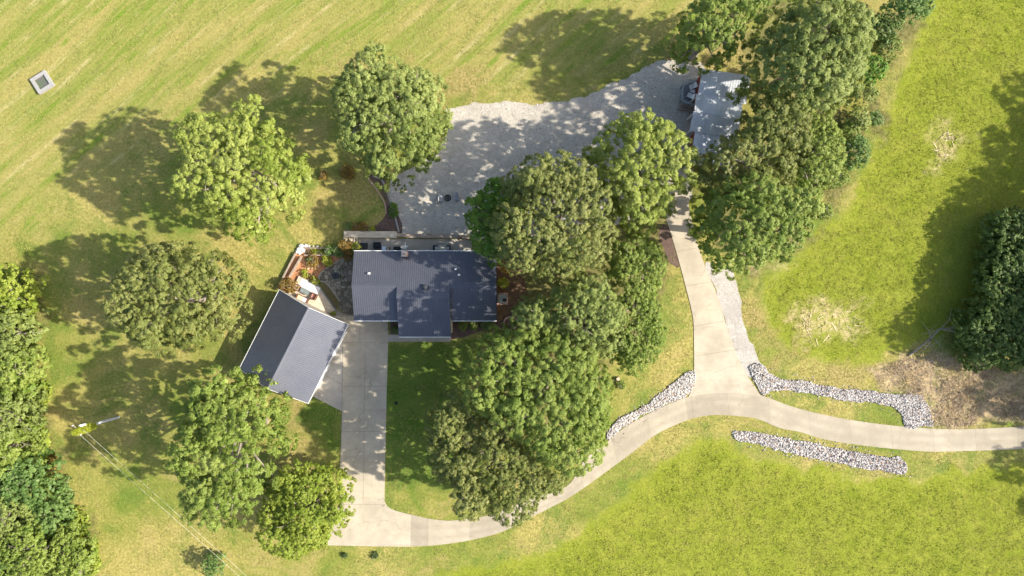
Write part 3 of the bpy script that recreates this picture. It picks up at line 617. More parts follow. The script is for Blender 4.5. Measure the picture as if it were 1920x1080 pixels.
# understory bushes
BS = [(72,745,16,26,'yellow',1.6,'yellow green bramble bush right beside the shadow tip of the pole'),(72,835,14,30,'yellow',1.5,'yellow green bramble at the wood edge below the pole'),(92,880,14,20,'rust',1.2,'brownish dry bramble at the wood edge'),
 (118,925,12,26,'fern',1.6,'green bramble beside the mown strip, lower left'),(142,985,14,30,'yellow',1.5,'yellow green bramble near the bottom left'),(168,1050,14,34,'yellow',1.4,'lowest bramble at the bottom edge of the wood'),
 (1700,18,38,28,'fern',6,'dark green bush at the top of the hedgerow by the meadow'),(1655,55,32,28,'dark',5,'dark bush between the big pale tree and the meadow'),(1636,130,26,26,'vivid',4,'round green bush on the meadow side of the big pale tree'),
 (1668,85,20,18,'blue',3,'small pale bush on the hedgerow slope'),(1612,225,20,16,'blue',3,'grey green bush halfway down the hedgerow'),(1640,222,14,11,'fern',2,'small green bush standing out into the meadow'),(1606,285,20,28,'fern',3.2,'upright green bush on the brown slope'),
 (1568,330,22,20,'mid',2.8,'light green bush lowest on the hedgerow slope'),(1545,395,16,14,'mid',2,'small bush at the lower end of the hedgerow'),(1622,175,18,18,'blue',3,'pale bush under the edge of the big tree'),(1590,245,14,14,'mid',2.4,'leafy shrub against the trees on the slope')]
for i, (x, y, rx, ry, mk, h, lab) in enumerate(BS):
    tree('b', ell(x, y, rx, ry, 50 + i), h, .15, mk, lab, 'bush', cr=.55 if h < 3 else .8, leaf=.19 if h < 3 else .25, dens=.85, limbs=6, name='bush', group='bushes along the wood and hedgerow', tr=.06, rag=.5)
# trees at the right edge and beyond it, which shade the meadow
RT = [(1890,628,100,66,'dark',4.6,.5,'low dark tree at the right edge above the brown brush'),(1905,545,78,62,'dark',4.6,.5,'dark low tree on the right border, middle of three'),(1915,455,70,72,'dark',4.6,.5,'dark low tree on the right border, uppermost of three')]  # dark leaf colour also stands in for shade from the tall trees
for i, (x, y, rx, ry, mk, h, zb, lab) in enumerate(RT):
    tree('r', ell(x, y, rx, ry, 80 + i), h, zb, mk, lab, cr=1.0, leaf=.28, limbs=8, group='low trees on the right border')
OL = ['nearest the brown brush', 'behind the low dark trees', 'level with the uppermost low dark tree', 'above the low dark trees', 'level with the small straw patch', 'the uppermost of the row', 'beside the brown brush, above the road', 'below the road end', 'level with the bottom meadow', 'second row, lower', 'second row, upper', 'small one above the row of dark trees', 'small one behind the uppermost dark tree', 'nearest the fallen tree', 'slim one near the top']
OT = [(2035,668,85,60,14),(2085,575,80,65,14.5),(2125,480,75,65,14.5),(2170,395,80,75,15),(2262,285,70,70,15),(2280,175,60,60,14),(2130,770,75,55,12.5),(2190,905,55,50,14),(2240,970,60,60,14.5),(2200,640,80,80,15),(2300,480,90,90,15),(2165,310,62,62,13),(2110,430,60,60,13.5),(2060,610,70,60,13.5),(2215,225,60,60,14)]
for i, (gx, gy, rx, ry, h) in enumerate(OT):
    w = [W(a, b) for a, b in ell(gx, gy, rx, ry, 90 + i)]
    tree('o', None, h, 2.2, ('mid', 'blue', 'olive')[i % 3], 'tall tree outside the right border, ' + OL[i], cr=1.5, leaf=.42, dens=.8, limbs=10, world=w, group='tall trees beyond the right border')

# ------------------------------------------------------------------ small planting
def plant(px, py, r, h, mk, label, name='shrub', cat='shrub', leaf=.12, n=1.0, grp=None):
    sd = int(px * 7 + py); w = [Vector(W(px, py, h * .4)) + Vector((r * math.cos(t) * random.Random(sd + int(t * 9)).uniform(.75, 1.2), r * math.sin(t) * random.Random(sd + int(t * 7)).uniform(.75, 1.2))) for t in [2 * math.pi * k / 10 for k in range(10)]]
    return tree('p', None, h, .05, mk, label, cat, cr=max(.16, r * .42), leaf=leaf, dens=.8 * n, limbs=5, name=name, world=w, tr=.025, rag=.25, group=grp)
G = 'plants in the garden beds'
plant(614,489,.65,1.0,'vine','bright lime shrub in the middle of the red mulch bed',grp=G)
plant(586,490,.85,.8,'rust','wide straggly shrub in the upper red mulch bed',grp=G)
plant(579,487,.4,.6,'fern','small green plant left of the straggly shrub',grp=G)
plant(572,513,.45,.6,'vine','yellow green plant just above the pale deck',grp=G)
plant(584,519,.35,.5,'rust','dry brown plant above the pale deck, next to a yellow one',grp=G)
plant(591,527,.5,.8,'vine','leafy shrub overlapping the upper corner of the pale deck',grp=G)
plant(597,533,.25,.5,'fern','little green shrub at the outer corner of the pale deck',grp=G)
plant(542,536,.95,1.7,'rust','tall bronze shrub beside the peak of the garage roof',grp=G)
plant(532,531,.5,1.2,'fern','green shrub at the bottom of the timber wall near the garage',grp=G)
plant(651,462,.9,1.8,'rust','tall rusty shrub between the garden and the back patio',grp=G)
plant(668,464,.6,1.6,'vine','yellow green shrub beside the steps of the back patio',grp=G)
plant(652,480,.55,.8,'rust','orange red flowering plant at the upper left corner of the house',grp=G)
plant(634,470,.7,1.3,'fern','dark green shrub in the upper planter near the back patio',grp=G)
plant(618,470,.6,1.3,'fern','green shrub in the middle of the upper planter',grp=G)
plant(589,472,.5,.5,'vine','yellow flowers in the left half of the upper planter',grp=G)
plant(601,473,.5,.5,'vine','yellow flowers beside the centre of the upper planter',grp=G)
plant(579,472,.35,.4,'rust','orange flowers at the left end of the upper planter',grp=G)
plant(622,588,.35,.5,'vine','small shrub at the foot of the deck ramp near the garage roof',grp=G)
plant(738,390,.55,.7,'vivid','oval clipped green bush at the edge of the gravel lot',grp=G); bpy.context.view_layer.update()
plant(738,399,.5,.6,'vivid','clipped green bush just below the oval one by the gravel',grp=G)
plant(666,427,.6,.7,'rust','pinkish brown shrub above the left end of the retaining wall',grp=G)
plant(679,426,.6,.7,'rust','reddish shrub above the retaining wall, nearer the dark mulch',grp=G)
plant(655,425,.5,.8,'fern','green shrub at the far left above the retaining wall',grp=G)
plant(698,431,.35,.6,'vine','yellow shrub where the dark mulch meets the retaining wall',grp=G)
plant(652,323,.8,1.2,'rust','dry brown shrub below the blue green tree',grp=G)
plant(606,330,.5,.8,'rust','brown shrub beside the big yellow green tree',grp=G)
plant(742,618,.45,.7,'dark','dark shrub in the small bed in front of the house',grp=G)
plant(868,612,.55,.8,'mid','shrub in the front bed beside the projecting roof',grp=G)
plant(888,610,.55,.8,'mid','green shrub in the front bed, centre',grp=G)
plant(912,609,.6,.9,'fern','green shrub in the front bed near its right end',grp=G)
plant(404,1056,1.3,2.6,'fern','lone small tree in the lower lawn below the overhead wires',name='small_tree',cat='tree',leaf=.16)
plant(646,1042,.32,.45,'dark','dark small shrub in the grass below the driveway, left of two','shrub',n=.7,leaf=.13)
plant(703,1042,.42,.45,'dark','wider dark shrub in the grass below the driveway, right of two','shrub',n=.7,leaf=.13)
plant(1165,722,.5,.5,'mid','weedy tuft next to the tree stump in the lawn','shrub',n=.7)
plant(952,500,.9,2.5,'rust','rusty yellow shrub between the house end and the olive tree',grp=G,leaf=.16)
plant(944,530,.6,1.5,'vine','yellow shrub just above the air conditioner',grp=G)

# ------------------------------------------------------------------ long grass
def grass(name, polys, per, L, mat, seed, label, wmin=0, patch=.5):
    r = np.random.default_rng(seed); out = []
    for poly in polys:
        pl = np.array([(p[0], p[1]) for p in poly]); pl[:, 0] = np.clip(pl[:, 0], -70, 72); pl[:, 1] = np.clip(pl[:, 1], -44, 44)
        lo_, hi_ = pl.min(0), pl.max(0); m = int((hi_ - lo_).prod() * per); q = r.uniform(lo_, hi_, (m, 2))
        d = sdist(q, pl) + (vnoise(q[:, 0], q[:, 1], .5, 1) - .5) * 1.5 + (vnoise(q[:, 0], q[:, 1], 1.7, 2) - .5) * 1.0
        dn = vnoise(q[:, 0], q[:, 1], 2.3, 5) * .5 + vnoise(q[:, 0], q[:, 1], 5.0, 6) * .5
        for s in ZONES['straw']: d = np.where(sdist(q, s) > 1.2 * r.random(m) - .4, d - (r.random(m) < .72) * 100, d)
        keep = (d > 0) & (r.random(m) < np.clip((dn - .1) * 2.2, .5, 1) * np.clip(d / 2.5, .15, 1)); out.append(np.c_[q[keep], (dn * np.clip(d / 2.0 + .45, .45, 1))[keep]])
    q = np.concatenate(out); n = len(q); hh = L * (.35 + 1.1 * q[:, 2]) * r.uniform(.5, 1.2, n)
    # blades: kite standing and leaning
    th = r.uniform(0, 2 * np.pi, n); lean = r.uniform(.35, 1.15, n)
    a = np.stack([np.cos(th) * np.sin(lean), np.sin(th) * np.sin(lean), np.cos(lean)], 1); b = np.stack([-np.sin(th), np.cos(th), np.zeros(n)], 1)
    base = np.c_[q[:, :2], (q[:, 2] - .3) * L * .9]; w = hh[:, None] * r.uniform(.22, .4, (n, 1))
    V = np.stack([base, base + a * hh[:, None] * .45 + b * w * .5, base + a * hh[:, None], base + a * hh[:, None] * .45 - b * w * .5], 1).reshape(-1, 3)
    pt = vnoise(q[:, 0], q[:, 1], .25, 8); T = np.clip(.15 + pt * .45 + r.normal(0, .2, n) + .12, 0, 1)
    o = npmesh(name, V, 4, mat, tint=T); props(o, label, 'grass', None, 'stuff')
def grassmat(name, a, b):
    m = NT(name); t = m.attr('tint'); n = m.noise(.35, 4, .6)
    n2 = m.noise(.9, 5, .7); col = m.mix(t, a, b); col = m.mix(m.rng(n, .50, .70, 0, .65), col, (.42, .37, .11)); col = m.mix(m.rng(n2, .55, .7, 0, .35), col, (.19, .25, .035)); n3 = m.noise(.09, 5, .65); col = m.mix(m.rng(n3, .45, .6, 0, .6), col, (.44, .385, .12)); m.color(col)
    m.b.inputs['Roughness'].default_value = .6; m.b.inputs['Specular IOR Level'].default_value = .2
    tr = m.n.new('ShaderNodeBsdfTranslucent'); m.l.new(col, tr.inputs[0]); mx = m.n.new('ShaderNodeMixShader'); mx.inputs[0].default_value = .3
    m.l.new(m.b.outputs[0], mx.inputs[1]); m.l.new(tr.outputs[0], mx.inputs[2]); m.l.new(mx.outputs[0], m.out.inputs[0]); return m.m
MEADOW = grassmat('meadow grass', (.20, .25, .026), (.36, .39, .07))
grass('meadow_grass', [ZONES['lush'][0]], 150, .155, MEADOW, 31, 'long bright green grass of the meadow below the curved road')
grass('meadow_grass', [ZONES['lush'][1]], 150, .155, MEADOW, 32, 'long bright green grass of the meadow on the right side')

LAWNB = grassmat('lawn blades', (.17, .22, .04), (.43, .385, .15))
def lawn_grass():
    r = np.random.default_rng(77); m = int(130 * 74 * 62); q = np.c_[r.uniform(-65, 65, m), r.uniform(-37, 37, m)]; ok = np.ones(m, bool)
    ex = [ZONES['lush'][0], ZONES['lush'][1], wp(gl), [(p.x, p.y) for p in up + lo], [(p.x, p.y) for p in main], [(p.x, p.y) for p in ln[:-1] + arc + rn], wp([(642,600),(641,771),(588,744),(520,700),(570,600)]), wp([(520,541),(556,470),(665,440),(665,603),(600,603)]), wp([(655,432),(690,325),(760,437),(890,447),(935,470),(990,560),(960,640),(725,642),(725,600),(655,600)]), wp([(1322,495),(1372,510),(1395,610),(1425,684),(1404,706),(1346,560)])] + [[(p.x, p.y) for p in z_] for z_ in (pA, pB, pC)] + [ZONES['brown'][0]]
    for e_ in ex:
        e_ = np.array(e_); b0, b1 = e_.min(0), e_.max(0); inb = ok & (q[:, 0] > b0[0]) & (q[:, 0] < b1[0]) & (q[:, 1] > b0[1]) & (q[:, 1] < b1[1]); ii = np.where(inb)[0]
        ok[ii[sdist(q[ii], e_) > -.03]] = False
    q = q[ok]; n = len(q); dn = vnoise(q[:, 0], q[:, 1], 1.8, 5); k = r.random(n) < np.clip(dn * 1.5 - .1, .1, 1); q, dn = q[k], dn[k]; n = len(q)
    hh = .13 * (.5 + dn) * r.uniform(.5, 1.3, n); th = r.uniform(0, 6.28, n); lean = r.uniform(.6, 1.3, n)
    a = np.stack([np.cos(th) * np.sin(lean), np.sin(th) * np.sin(lean), np.cos(lean)], 1); b = np.stack([-np.sin(th), np.cos(th), np.zeros(n)], 1); base = np.c_[q, np.full(n, -.01)]; w = hh[:, None] * r.uniform(.2, .45, (n, 1))
    V = np.stack([base, base + a * hh[:, None] * .45 + b * w * .5, base + a * hh[:, None], base + a * hh[:, None] * .45 - b * w * .5], 1).reshape(-1, 3)
    T = np.clip(r.normal(.12, .2, n) + vnoise(q[:, 0], q[:, 1], .3, 9) * .75, 0, 1)
    props(npmesh('lawn_grass', V, 4, LAWNB, tint=T), 'short mown grass of the lawns and the striped field', 'grass', None, 'stuff')
lawn_grass()
# ------------------------------------------------------------------ dead brush and fallen tree
def twigs(name, poly, n, L, mat, seed, label, cat, rad=.02, flat=1.0):
    r = np.random.default_rng(seed); pl = np.array(poly); lo_, hi_ = pl.min(0), pl.max(0); m = int(n * 2.2); q = r.uniform(lo_, hi_, (m, 2)); d = sdist(q, pl); q = q[d > 0][:n]; n = len(q)
    th = r.uniform(0, 6.28, n); el = r.uniform(-.1, .7, n) * flat; l = L * r.uniform(.3, 1.3, n)
    a = np.stack([np.cos(th) * np.cos(el), np.sin(th) * np.cos(el), np.sin(el)], 1); keep = r.random(n) < np.clip((vnoise(q[:, 0], q[:, 1], .45, 7) - .25) * 2.2, .12, 1); q, a, l = q[keep], a[keep], l[keep]; n = len(q); z = r.random(n) * .6 * vnoise(q[:, 0], q[:, 1], .5, 4) * flat + .03
    p = np.c_[q, z]; N = np.cross(a, r.normal(size=(n, 3))); N /= np.linalg.norm(N, axis=1, keepdims=True)
    w = rad * r.uniform(.6, 1.6, (n, 1)); e = p + a * l[:, None]
    V = np.stack([p - N * w, e - N * w * .3, e + N * w * .3, p + N * w], 1).reshape(-1, 3)
    o = npmesh(name, V, 4, mat, tint=r.random(n)); props(o, label, cat, None, 'stuff')
def tm():
    m = NT('dead twigs'); t = m.attr('tint'); n = m.noise(.55, 5, .65); c = m.mix(t, (.14, .10, .075), (.66, .54, .38))
    c = m.mix(m.rng(n, .42, .6, 0, .7), c, (.60, .46, .24)); c = m.mix(m.rng(n, .46, .38, 0, .7), c, (.17, .125, .10)); m.color(c); return m.m
TWIG = tm()
twigs('brush', ZONES['brown'][0], 12000, .5, TWIG, 41, 'heap of dead brown brush and cut branches beside the stone bed', 'brush', .02)
twigs('straw', ZONES['straw'][0], 350, .9, simple('straw', (.75, .62, .42), .9, .2), 42, 'flattened pale straw patch in the meadow above the stone bed', 'straw', .03, .1)
twigs('straw', ZONES['straw'][1], 160, .7, simple('straw pale', (.75, .6, .4), .9, .2), 43, 'small pale straw patch in the upper right meadow', 'straw', .03, .1)
ft = thing('fallen_tree', 'bare grey fallen tree lying in the shade above the brown brush', 'tree', (*W(1705,665), 0))
o0 = Vector((*W(1705,665), 0)); bm = nb(); rr = random.Random(5)
def rel(px, py, z): return Vector((*W(px, py), z)) - o0
main_ = [rel(1703,667,.1), rel(1722,650,.35), rel(1740,634,.5), rel(1755,616,.8), rel(1790,612,1.2), rel(1835,616,1.5)]
tube(bm, main_, [.13, .12, .10, .08, .06, .03], 8); obj('trunk', bm, BARK, ft)
for k in range(16):
    bm = nb(); s = main_[2 + k % 4]; th = rr.uniform(0, 6.28); l = rr.uniform(1.2, 3.2)
    e = s + Vector((math.cos(th) * l, math.sin(th) * l, rr.uniform(0, .8))); mdl = (s + e) / 2 + Vector((rr.uniform(-.3, .3), rr.uniform(-.3, .3), .3))
    tube(bm, [s, mdl, e], [.05, .035, .01], 5)
    for _ in range(3): f = mdl + Vector((rr.uniform(-1, 1), rr.uniform(-1, 1), rr.uniform(0, .5))); tube(bm, [mdl, f], [.025, .008], 4)
    obj('branch', bm, BARK, ft)

# ------------------------------------------------------------------ house
def roof_plane(bm, xa, xb, ya, za, yb, zb, M=None, step=.24, phase=0.0):
    """ribbed sheet; ribs run from (ya,za) to (yb,zb); x from xa to xb"""
    xs = [xa]; k = math.ceil((xa + phase) / step); prof = [(xa, 0)]
    while k * step - phase < xb - .05:
        x = k * step - phase
        if x > xa + .05: prof += [(x - .035, 0), (x - .015, .028), (x + .015, .028), (x + .035, 0)]
        k += 1
    prof.append((xb, 0)); s = Vector((0, yb - ya, zb - za)).normalized(); nrm = Vector((0, -s.z, s.y)); nrm = nrm if nrm.z > 0 else -nrm
    A = [bm.verts.new(Vector((x, ya, za)) + nrm * o) for x, o in prof]; B = [bm.verts.new(Vector((x, yb, zb)) + nrm * o) for x, o in prof]
    for i in range(len(prof) - 1): bm.faces.new((A[i], A[i + 1], B[i + 1], B[i]))
    c = [bm.verts.new(Vector(v) - nrm * .09) for v in ((xa, ya, za), (xb, ya, za), (xb, yb, zb), (xa, yb, zb))]
    bm.faces.new(c); bm.faces.new((A[0], B[0], c[3], c[0])); bm.faces.new((A[-1], B[-1], c[2], c[1])); bm.faces.new([*A, c[1], c[0]]); bm.faces.new([*B, c[2], c[3]])
hs = thing('house', 'long low house with a dark grey ribbed metal roof beside the concrete driveway', 'house', (-10.2, .2, 0)); HO = Vector(hs.location)
def hobj(name, bm, mat, par=hs, smooth=False):
    if par == hs: bmesh.ops.translate(bm, vec=-HO, verts=bm.verts)
    else: bmesh.ops.translate(bm, vec=-HO, verts=bm.verts)
    return obj(name, bm, mat, par, smooth)
XL, XR, XA, XB = -18.5, -1.81, -13.25, -7.14
bm = nb()
roof_plane(bm, XL, XR, 4.31, 3.0, .31, 4.3)
rf = hobj('roof', bm, ROOF)
bm = nb(); roof_plane(bm, XL, XA - .003, -3.81, 2.961, .306, 4.297); hobj('roof', bm, ROOF)
bm = nb(); roof_plane(bm, XB + .003, XR, -3.81, 2.961, .306, 4.297); hobj('roof', bm, ROOF)
bm = nb(); roof_plane(bm, XA, XB, .31, 4.3, -.89, 4.69); roof_plane(bm, XA, XB, -5.69, 3.13, -.893, 4.687)
mid = hobj('raised_roof', bm, ROOF)
bm = nb()
def ridge(bm, x0, x1, y, z):
    for sgn in (-1, 1): box(bm, ((x0 + x1) / 2, y + sgn * .15, z + .012), (x1 - x0, .31, .03), 0, -sgn * math.atan(.325))
ridge(bm, XL, XA - .02, .31, 4.3); hobj('ridge_cap', bm, ROOF)
bm = nb(); ridge(bm, XB + .02, XR, .31, 4.3); hobj('ridge_cap', bm, ROOF)
bm = nb(); ridge(bm, XA, XB, -.89, 4.69); hobj('ridge_cap', bm, ROOF)
def prism(bm, x0, x1, prof):
    A = [bm.verts.new((x0, y, z)) for y, z in prof]; B = [bm.verts.new((x1, y, z)) for y, z in prof]; n = len(prof)
    bm.faces.new(A); bm.faces.new(B)
    for i in range(n): bm.faces.new((A[i], A[(i + 1) % n], B[(i + 1) % n], B[i]))
bm = nb(); prism(bm, XL + .3, XR - .3, [(3.95, 0), (3.95, 2.95), (.31, 4.15), (-3.45, 2.93), (-3.45, 0)]); wl_ = hobj('wall', bm, WALL)
bm = nb(); prism(bm, XA + .06, XB - .06, [(.2, .01), (.2, 4.18), (-.89, 4.54), (-5.35, 3.09), (-5.35, .01)]); hobj('wall', bm, WALL)
for x, y in ((-17, -3.47), (-15, -3.47), (-12, -5.37), (-8.4, -5.37)): bm = nb(); box(bm, (x, y, 1.5), (1.1, .06, 1.2)); hobj('window', bm, WINDOW)
bm = nb(); box(bm, (-10.2, -5.38, 1.05), (.95, .06, 2.1)); dr = hobj('door', bm, simple('front door', (.1, .03, .025)))
for y, x0, x1, z in ((4.37, XL, XR, 2.95), (-3.87, XL, XA - .02, 2.91), (-3.87, XB + .02, XR, 2.91), (-5.75, XA, XB, 3.08)):
    bm = nb(); box(bm, ((x0 + x1) / 2, y, z), (x1 - x0, .075, .1)); hobj('gutter', bm, WHITE)
for x in (XL - .02, XR + .02):
    bm = nb()
    for ya, za, yb, zb in ((4.31, 3.0, .31, 4.3), (-3.81, 2.961, .31, 4.3)):
        L_ = math.hypot(yb - ya, zb - za); box(bm, (x, (ya + yb) / 2, (za + zb) / 2 - .09), (.03, L_, .14), 0, math.atan2(zb - za, yb - ya))
    hobj('fascia', bm, BLACK)
# chimney, vents
cx, cy = W(759, 476.5, 4.0); bm = nb(); box(bm, (cx, cy, 3.6), (.52, .5, 1.7)); ch = hobj('chimney', bm, BRICK)
bm = nb(); box(bm, (cx, cy, 4.48), (.62, .6, .08)); ring(bm, (cx, cy, 4.52), .1, .14, .14, 14); hobj('flue', bm, simple('pale flue', (.5, .42, .34)), ch)
for px, py, z in ((690.6, 512.7, 4.25), (854, 505, 4.1), (860, 515.5, 4.2)):
    x, y = W(px, py, z); bm = nb(); zr = 3 + (4.31 - y) * .325; cyl(bm, (x, y, zr - .1), .1, .42, seg=14); cyl(bm, (x, y, zr - .02), .16, .07, .11, seg=14); hobj('vent_pipe', bm, WHITE)
x, y = W(797, 539, 4.6); zr = 3 + (4.31 - y) * .325
bm = nb(); cyl(bm, (x, y, zr - .05), .2, .25, seg=18); cyl(bm, (x, y, zr + .2), .36, .12, .26, seg=18); cyl(bm, (x, y, zr + .32), .26, .07, .05, seg=18); hobj('roof_vent', bm, simple('dark vent', (.05, .055, .065), .7, .1))

# satellite dish
x, y = W(758, 465, 4.2)
sd = thing('satellite_dish', 'white satellite dish on a mast behind the brick chimney', 'satellite dish', (x, y, 2.6))
bm = nb(); tube(bm, [(0, -.25, 0), (0, 0, .9), (0, 0, 1.3)], [.04, .035, .03], 8); obj('mast', bm, GREYM, sd)
bm = nb()
seg = 24; prev = None
for j in range(5):
    rr_ = .48 * j / 4; cur = [bm.verts.new((rr_ * math.cos(2 * math.pi * k / seg), rr_ * .8 * math.sin(2 * math.pi * k / seg), .22 * (j / 4) ** 2)) for k in range(seg)] if j else [bm.verts.new((0, 0, 0))]
    if prev:
        for k in range(seg):
            if len(prev) == 1: bm.faces.new((prev[0], cur[k], cur[(k + 1) % seg]))
            else: bm.faces.new((prev[k], cur[k], cur[(k + 1) % seg], prev[(k + 1) % seg]))
    prev = cur
bmesh.ops.solidify(bm, geom=bm.faces[:], thickness=.015)
bmesh.ops.transform(bm, matrix=Matrix.Translation((0, 0, 1.3)) @ Matrix.Rotation(R(-50), 4, 'X'), verts=bm.verts); obj('dish', bm, WHITE, sd, True)
bm = nb(); tube(bm, [(0, -.05, 1.1), (.1, .45, 1.5), (.14, .62, 1.75)], [.03, .025, .05], 7); obj('feed_arm', bm, WHITE, sd)

# ------------------------------------------------------------------ garage
gN = Vector((-23.25, -2.25)); u = Vector((-.451, -.892)); v = Vector((.892, -.451)); gL = 10.35
cG = gN + u * gL / 2; rzG = math.atan2(u.y, u.x)
gr = thing('garage', 'detached garage set at an angle, its ribbed metal roof dark on one slope', 'garage', (cG.x, cG.y, 0), rzG)
# local frame: x along ridge (south), y = left of it
def loc(vv): d = vv - cG; return (d.dot(u), d.dot(Vector((-u.y, u.x))))
hw = 4.5
for sg in (1, -1):
    bm = nb(); roof_plane(bm, -gL / 2, gL / 2, sg * hw, 3.0, sg * .0035, 5.15, step=.24, phase=.05); obj('roof', bm, ROOF, gr)
bm = nb()
for sg in (-1, 1): box(bm, (0, sg * .14, 5.165 - .07), (gL, .3, .03), 0, -sg * math.atan(.478))
obj('ridge_cap', bm, ROOF, gr)
bm = nb(); prism(bm, -gL / 2 + .3, gL / 2 - .3, [(hw - .3, 0), (hw - .3, 3.0), (0, 4.95), (-hw + .3, 3.0), (-hw + .3, 0)]); obj('wall', bm, WALL, gr)
for sg in (1, -1):
    bm = nb(); box(bm, (0, sg * (hw + .035), 2.95), (gL, .06, .1)); obj('gutter', bm, WHITE, gr)
for xx in (-gL / 2 - .02, gL / 2 + .02):
    bm = nb()
    for sg in (1, -1): box(bm, (xx, sg * hw / 2, 4.075 - .09), (.03, math.hypot(hw, 2.15), .15), 0, -sg * math.atan2(2.15, hw))
    obj('fascia', bm, WHITE, gr)
for k in range(2):
    bm = nb(); box(bm, (-2.3 + 4.4 * k, hw - .28, 1.25), (3.2, .06, 2.4)); obj('garage_door', bm, WHITE, gr)

# ------------------------------------------------------------------ cabin (upper right)
cb = thing('cabin', 'red walled cabin under three pale sheet metal roofs, half hidden by trees', 'cabin', (*W(1350,205,0), 0), R(-8.5)); cbo = Vector(cb.location)
Mi = cb.matrix_basis.inverted() if hasattr(cb, 'matrix_basis') else Matrix()
Mi = (Matrix.Translation(cbo) @ Matrix.Rotation(R(-8.5), 4, 'Z')).inverted()
def cl_(px, py, z): p = Mi @ Vector((*W(px, py, z), z)); return p
a = cl_(1317, 129, 3.3); b = cl_(1315.6, 178, 3.0); c = cl_(1305, 176, 3.2); d = cl_(1303, 209, 3.75); e = cl_(1296, 246, 3.1); f = cl_(1303, 249, 2.9); h_ = cl_(1299, 309, 2.6)
xw = 6.6
x1 = cl_(1406, 154, 3.2).x
bm = nb(); roof_plane(bm, a.x, x1, a.y, 3.35, b.y - .3, 2.98, step=.3); obj('roof', bm, SHEDROOF, cb)
bm = nb(); roof_plane(bm, c.x, x1 - .5, c.y, 3.2, d.y, 3.75, step=.6); roof_plane(bm, c.x - .1, x1 - .5, e.y, 3.1, d.y - .003, 3.747, step=.6); obj('roof', bm, SHEDROOF, cb)
bm = nb(); roof_plane(bm, f.x, x1 - .8, h_.y, 2.6, f.y + .5, 2.95, step=.3); obj('roof', bm, SHEDROOF, cb)
bm = nb(); ym = b.y
prism(bm, a.x + .25, x1 - .3, [(a.y - .2, 0), (a.y - .2, 3.2), (b.y, 2.9), (b.y, 0)]); obj('wall', bm, REDWALL, cb)
bm = nb(); prism(bm, c.x + 1.1, x1 - .9, [(c.y - .15, .01), (c.y - .15, 3.1), (d.y, 3.62), (e.y + .15, 3.0), (e.y + .15, .01)]); obj('wall', bm, REDWALL, cb)
bm = nb(); prism(bm, f.x + .2, x1 - 1.1, [(f.y + .3, .02), (f.y + .3, 2.8), (h_.y + .2, 2.5), (h_.y + .2, .02)]); obj('wall', bm, REDWALL, cb)
for yy in (c.y - .2, d.y, e.y + .2):
    bm = nb(); box(bm, (c.x + .12, yy, 1.5), (.1, .1, 3.0)); obj('porch_post', bm, WHITE, cb)
bm = nb(); box(bm, (c.x - .02, (d.y + e.y) / 2, 3.3), (.03, abs(d.y - e.y) + .1, .16), 0, math.atan2(.65, d.y - e.y)); box(bm, (c.x - .02, (d.y + c.y) / 2, 3.36), (.03, abs(d.y - c.y), .16), 0, -math.atan2(.55, c.y - d.y)); obj('fascia', bm, REDWALL, cb)
# deck of the cabin
dk = thing('deck', 'grey plank deck with a rail and two white lounge chairs at the cabin', 'deck', (*W(1292,180), 0), R(-8.5)); dko = Vector(dk.location)
Md = (Matrix.Translation(dko) @ Matrix.Rotation(R(-8.5), 4, 'Z')).inverted()
def dl(px, py, z): return Md @ Vector((*W(px, py, z), z))
pd = [dl(*p, .5) for p in ((1278,163),(1304,153),(1322,158),(1316,204),(1302,201),(1276,191))]
bm = nb()
y0 = min(p.y for p in pd); y1 = max(p.y for p in pd); k = y0
pdl = [(p.x, p.y) for p in pd]
while k < y1 - .05:
    ymid = k + .12; xsn = []
    for i in range(len(pdl)):
        A, B = pdl[i], pdl[(i + 1) % len(pdl)]
        if (A[1] > ymid) != (B[1] > ymid): xsn.append(A[0] + (ymid - A[1]) / (B[1] - A[1]) * (B[0] - A[0]))
    if len(xsn) >= 2: box(bm, ((min(xsn) + max(xsn)) / 2, ymid, .47), (max(xsn) - min(xsn), .2, .05))
    k += .24
obj('floor', bm, WOOD_GREY, dk)
bm = nb()
for i in (0, 4, 5):
    A, B = pd[i], pd[(i + 1) % 6]
    if i == 4: A, B = pd[4], pd[5]
    L_ = (B - A).length
    for z in (1.35, .95): box(bm, ((A.x + B.x) / 2, (A.y + B.y) / 2, z), (L_, .1, .05), math.atan2(B.y - A.y, B.x - A.x))
    for t in (0, .5, 1): p = A.lerp(B, t); box(bm, (p.x, p.y, .65), (.09, .09, 1.3))
obj('railing', bm, simple('grey rail', (.35, .37, .38)), dk)
bm = nb()
for i in range(3): p = dl(1272 - i * 2, 198 + i * .5, 0); box(bm, (p.x + .9, p.y - .2 * i, .38 - .13 * i), (1.6, .2, .05)); 
obj('steps', bm, TIMBER, dk)
def lounger(px, py, z, rz, label, mat=CUSH, fr=BLACK):
    t = thing('lounge_chair', label, 'chair', (*W(px, py, z), z), rz, 'white chairs on the cabin deck')
    bm = nb(); box(bm, (0, 0, .36), (.62, .62, .1)); obj('seat', bm, mat, t)
    bm = nb(); box(bm, (0, .38, .62), (.62, .1, .6), 0, R(-22)); obj('backrest', bm, mat, t)
    for sx in (-1, 1):
        bm = nb(); box(bm, (sx * .35, .05, .52), (.06, .7, .05)); obj('armrest', bm, fr, t)
        for sy in (-1, 1): bm = nb(); box(bm, (sx * .34, sy * .28 + .02, .24), (.05, .05, .48)); obj('leg', bm, fr, t)
    return t
lounger(1296, 164, .5, R(-70), 'white lounge chair at the upper side of the cabin deck')
lounger(1292, 181, .5, R(-115), 'white lounge chair at the lower side of the cabin deck')
t = thing('side_table', 'small white round table between the two lounge chairs', 'table', (*W(1297,173,.5), .5))
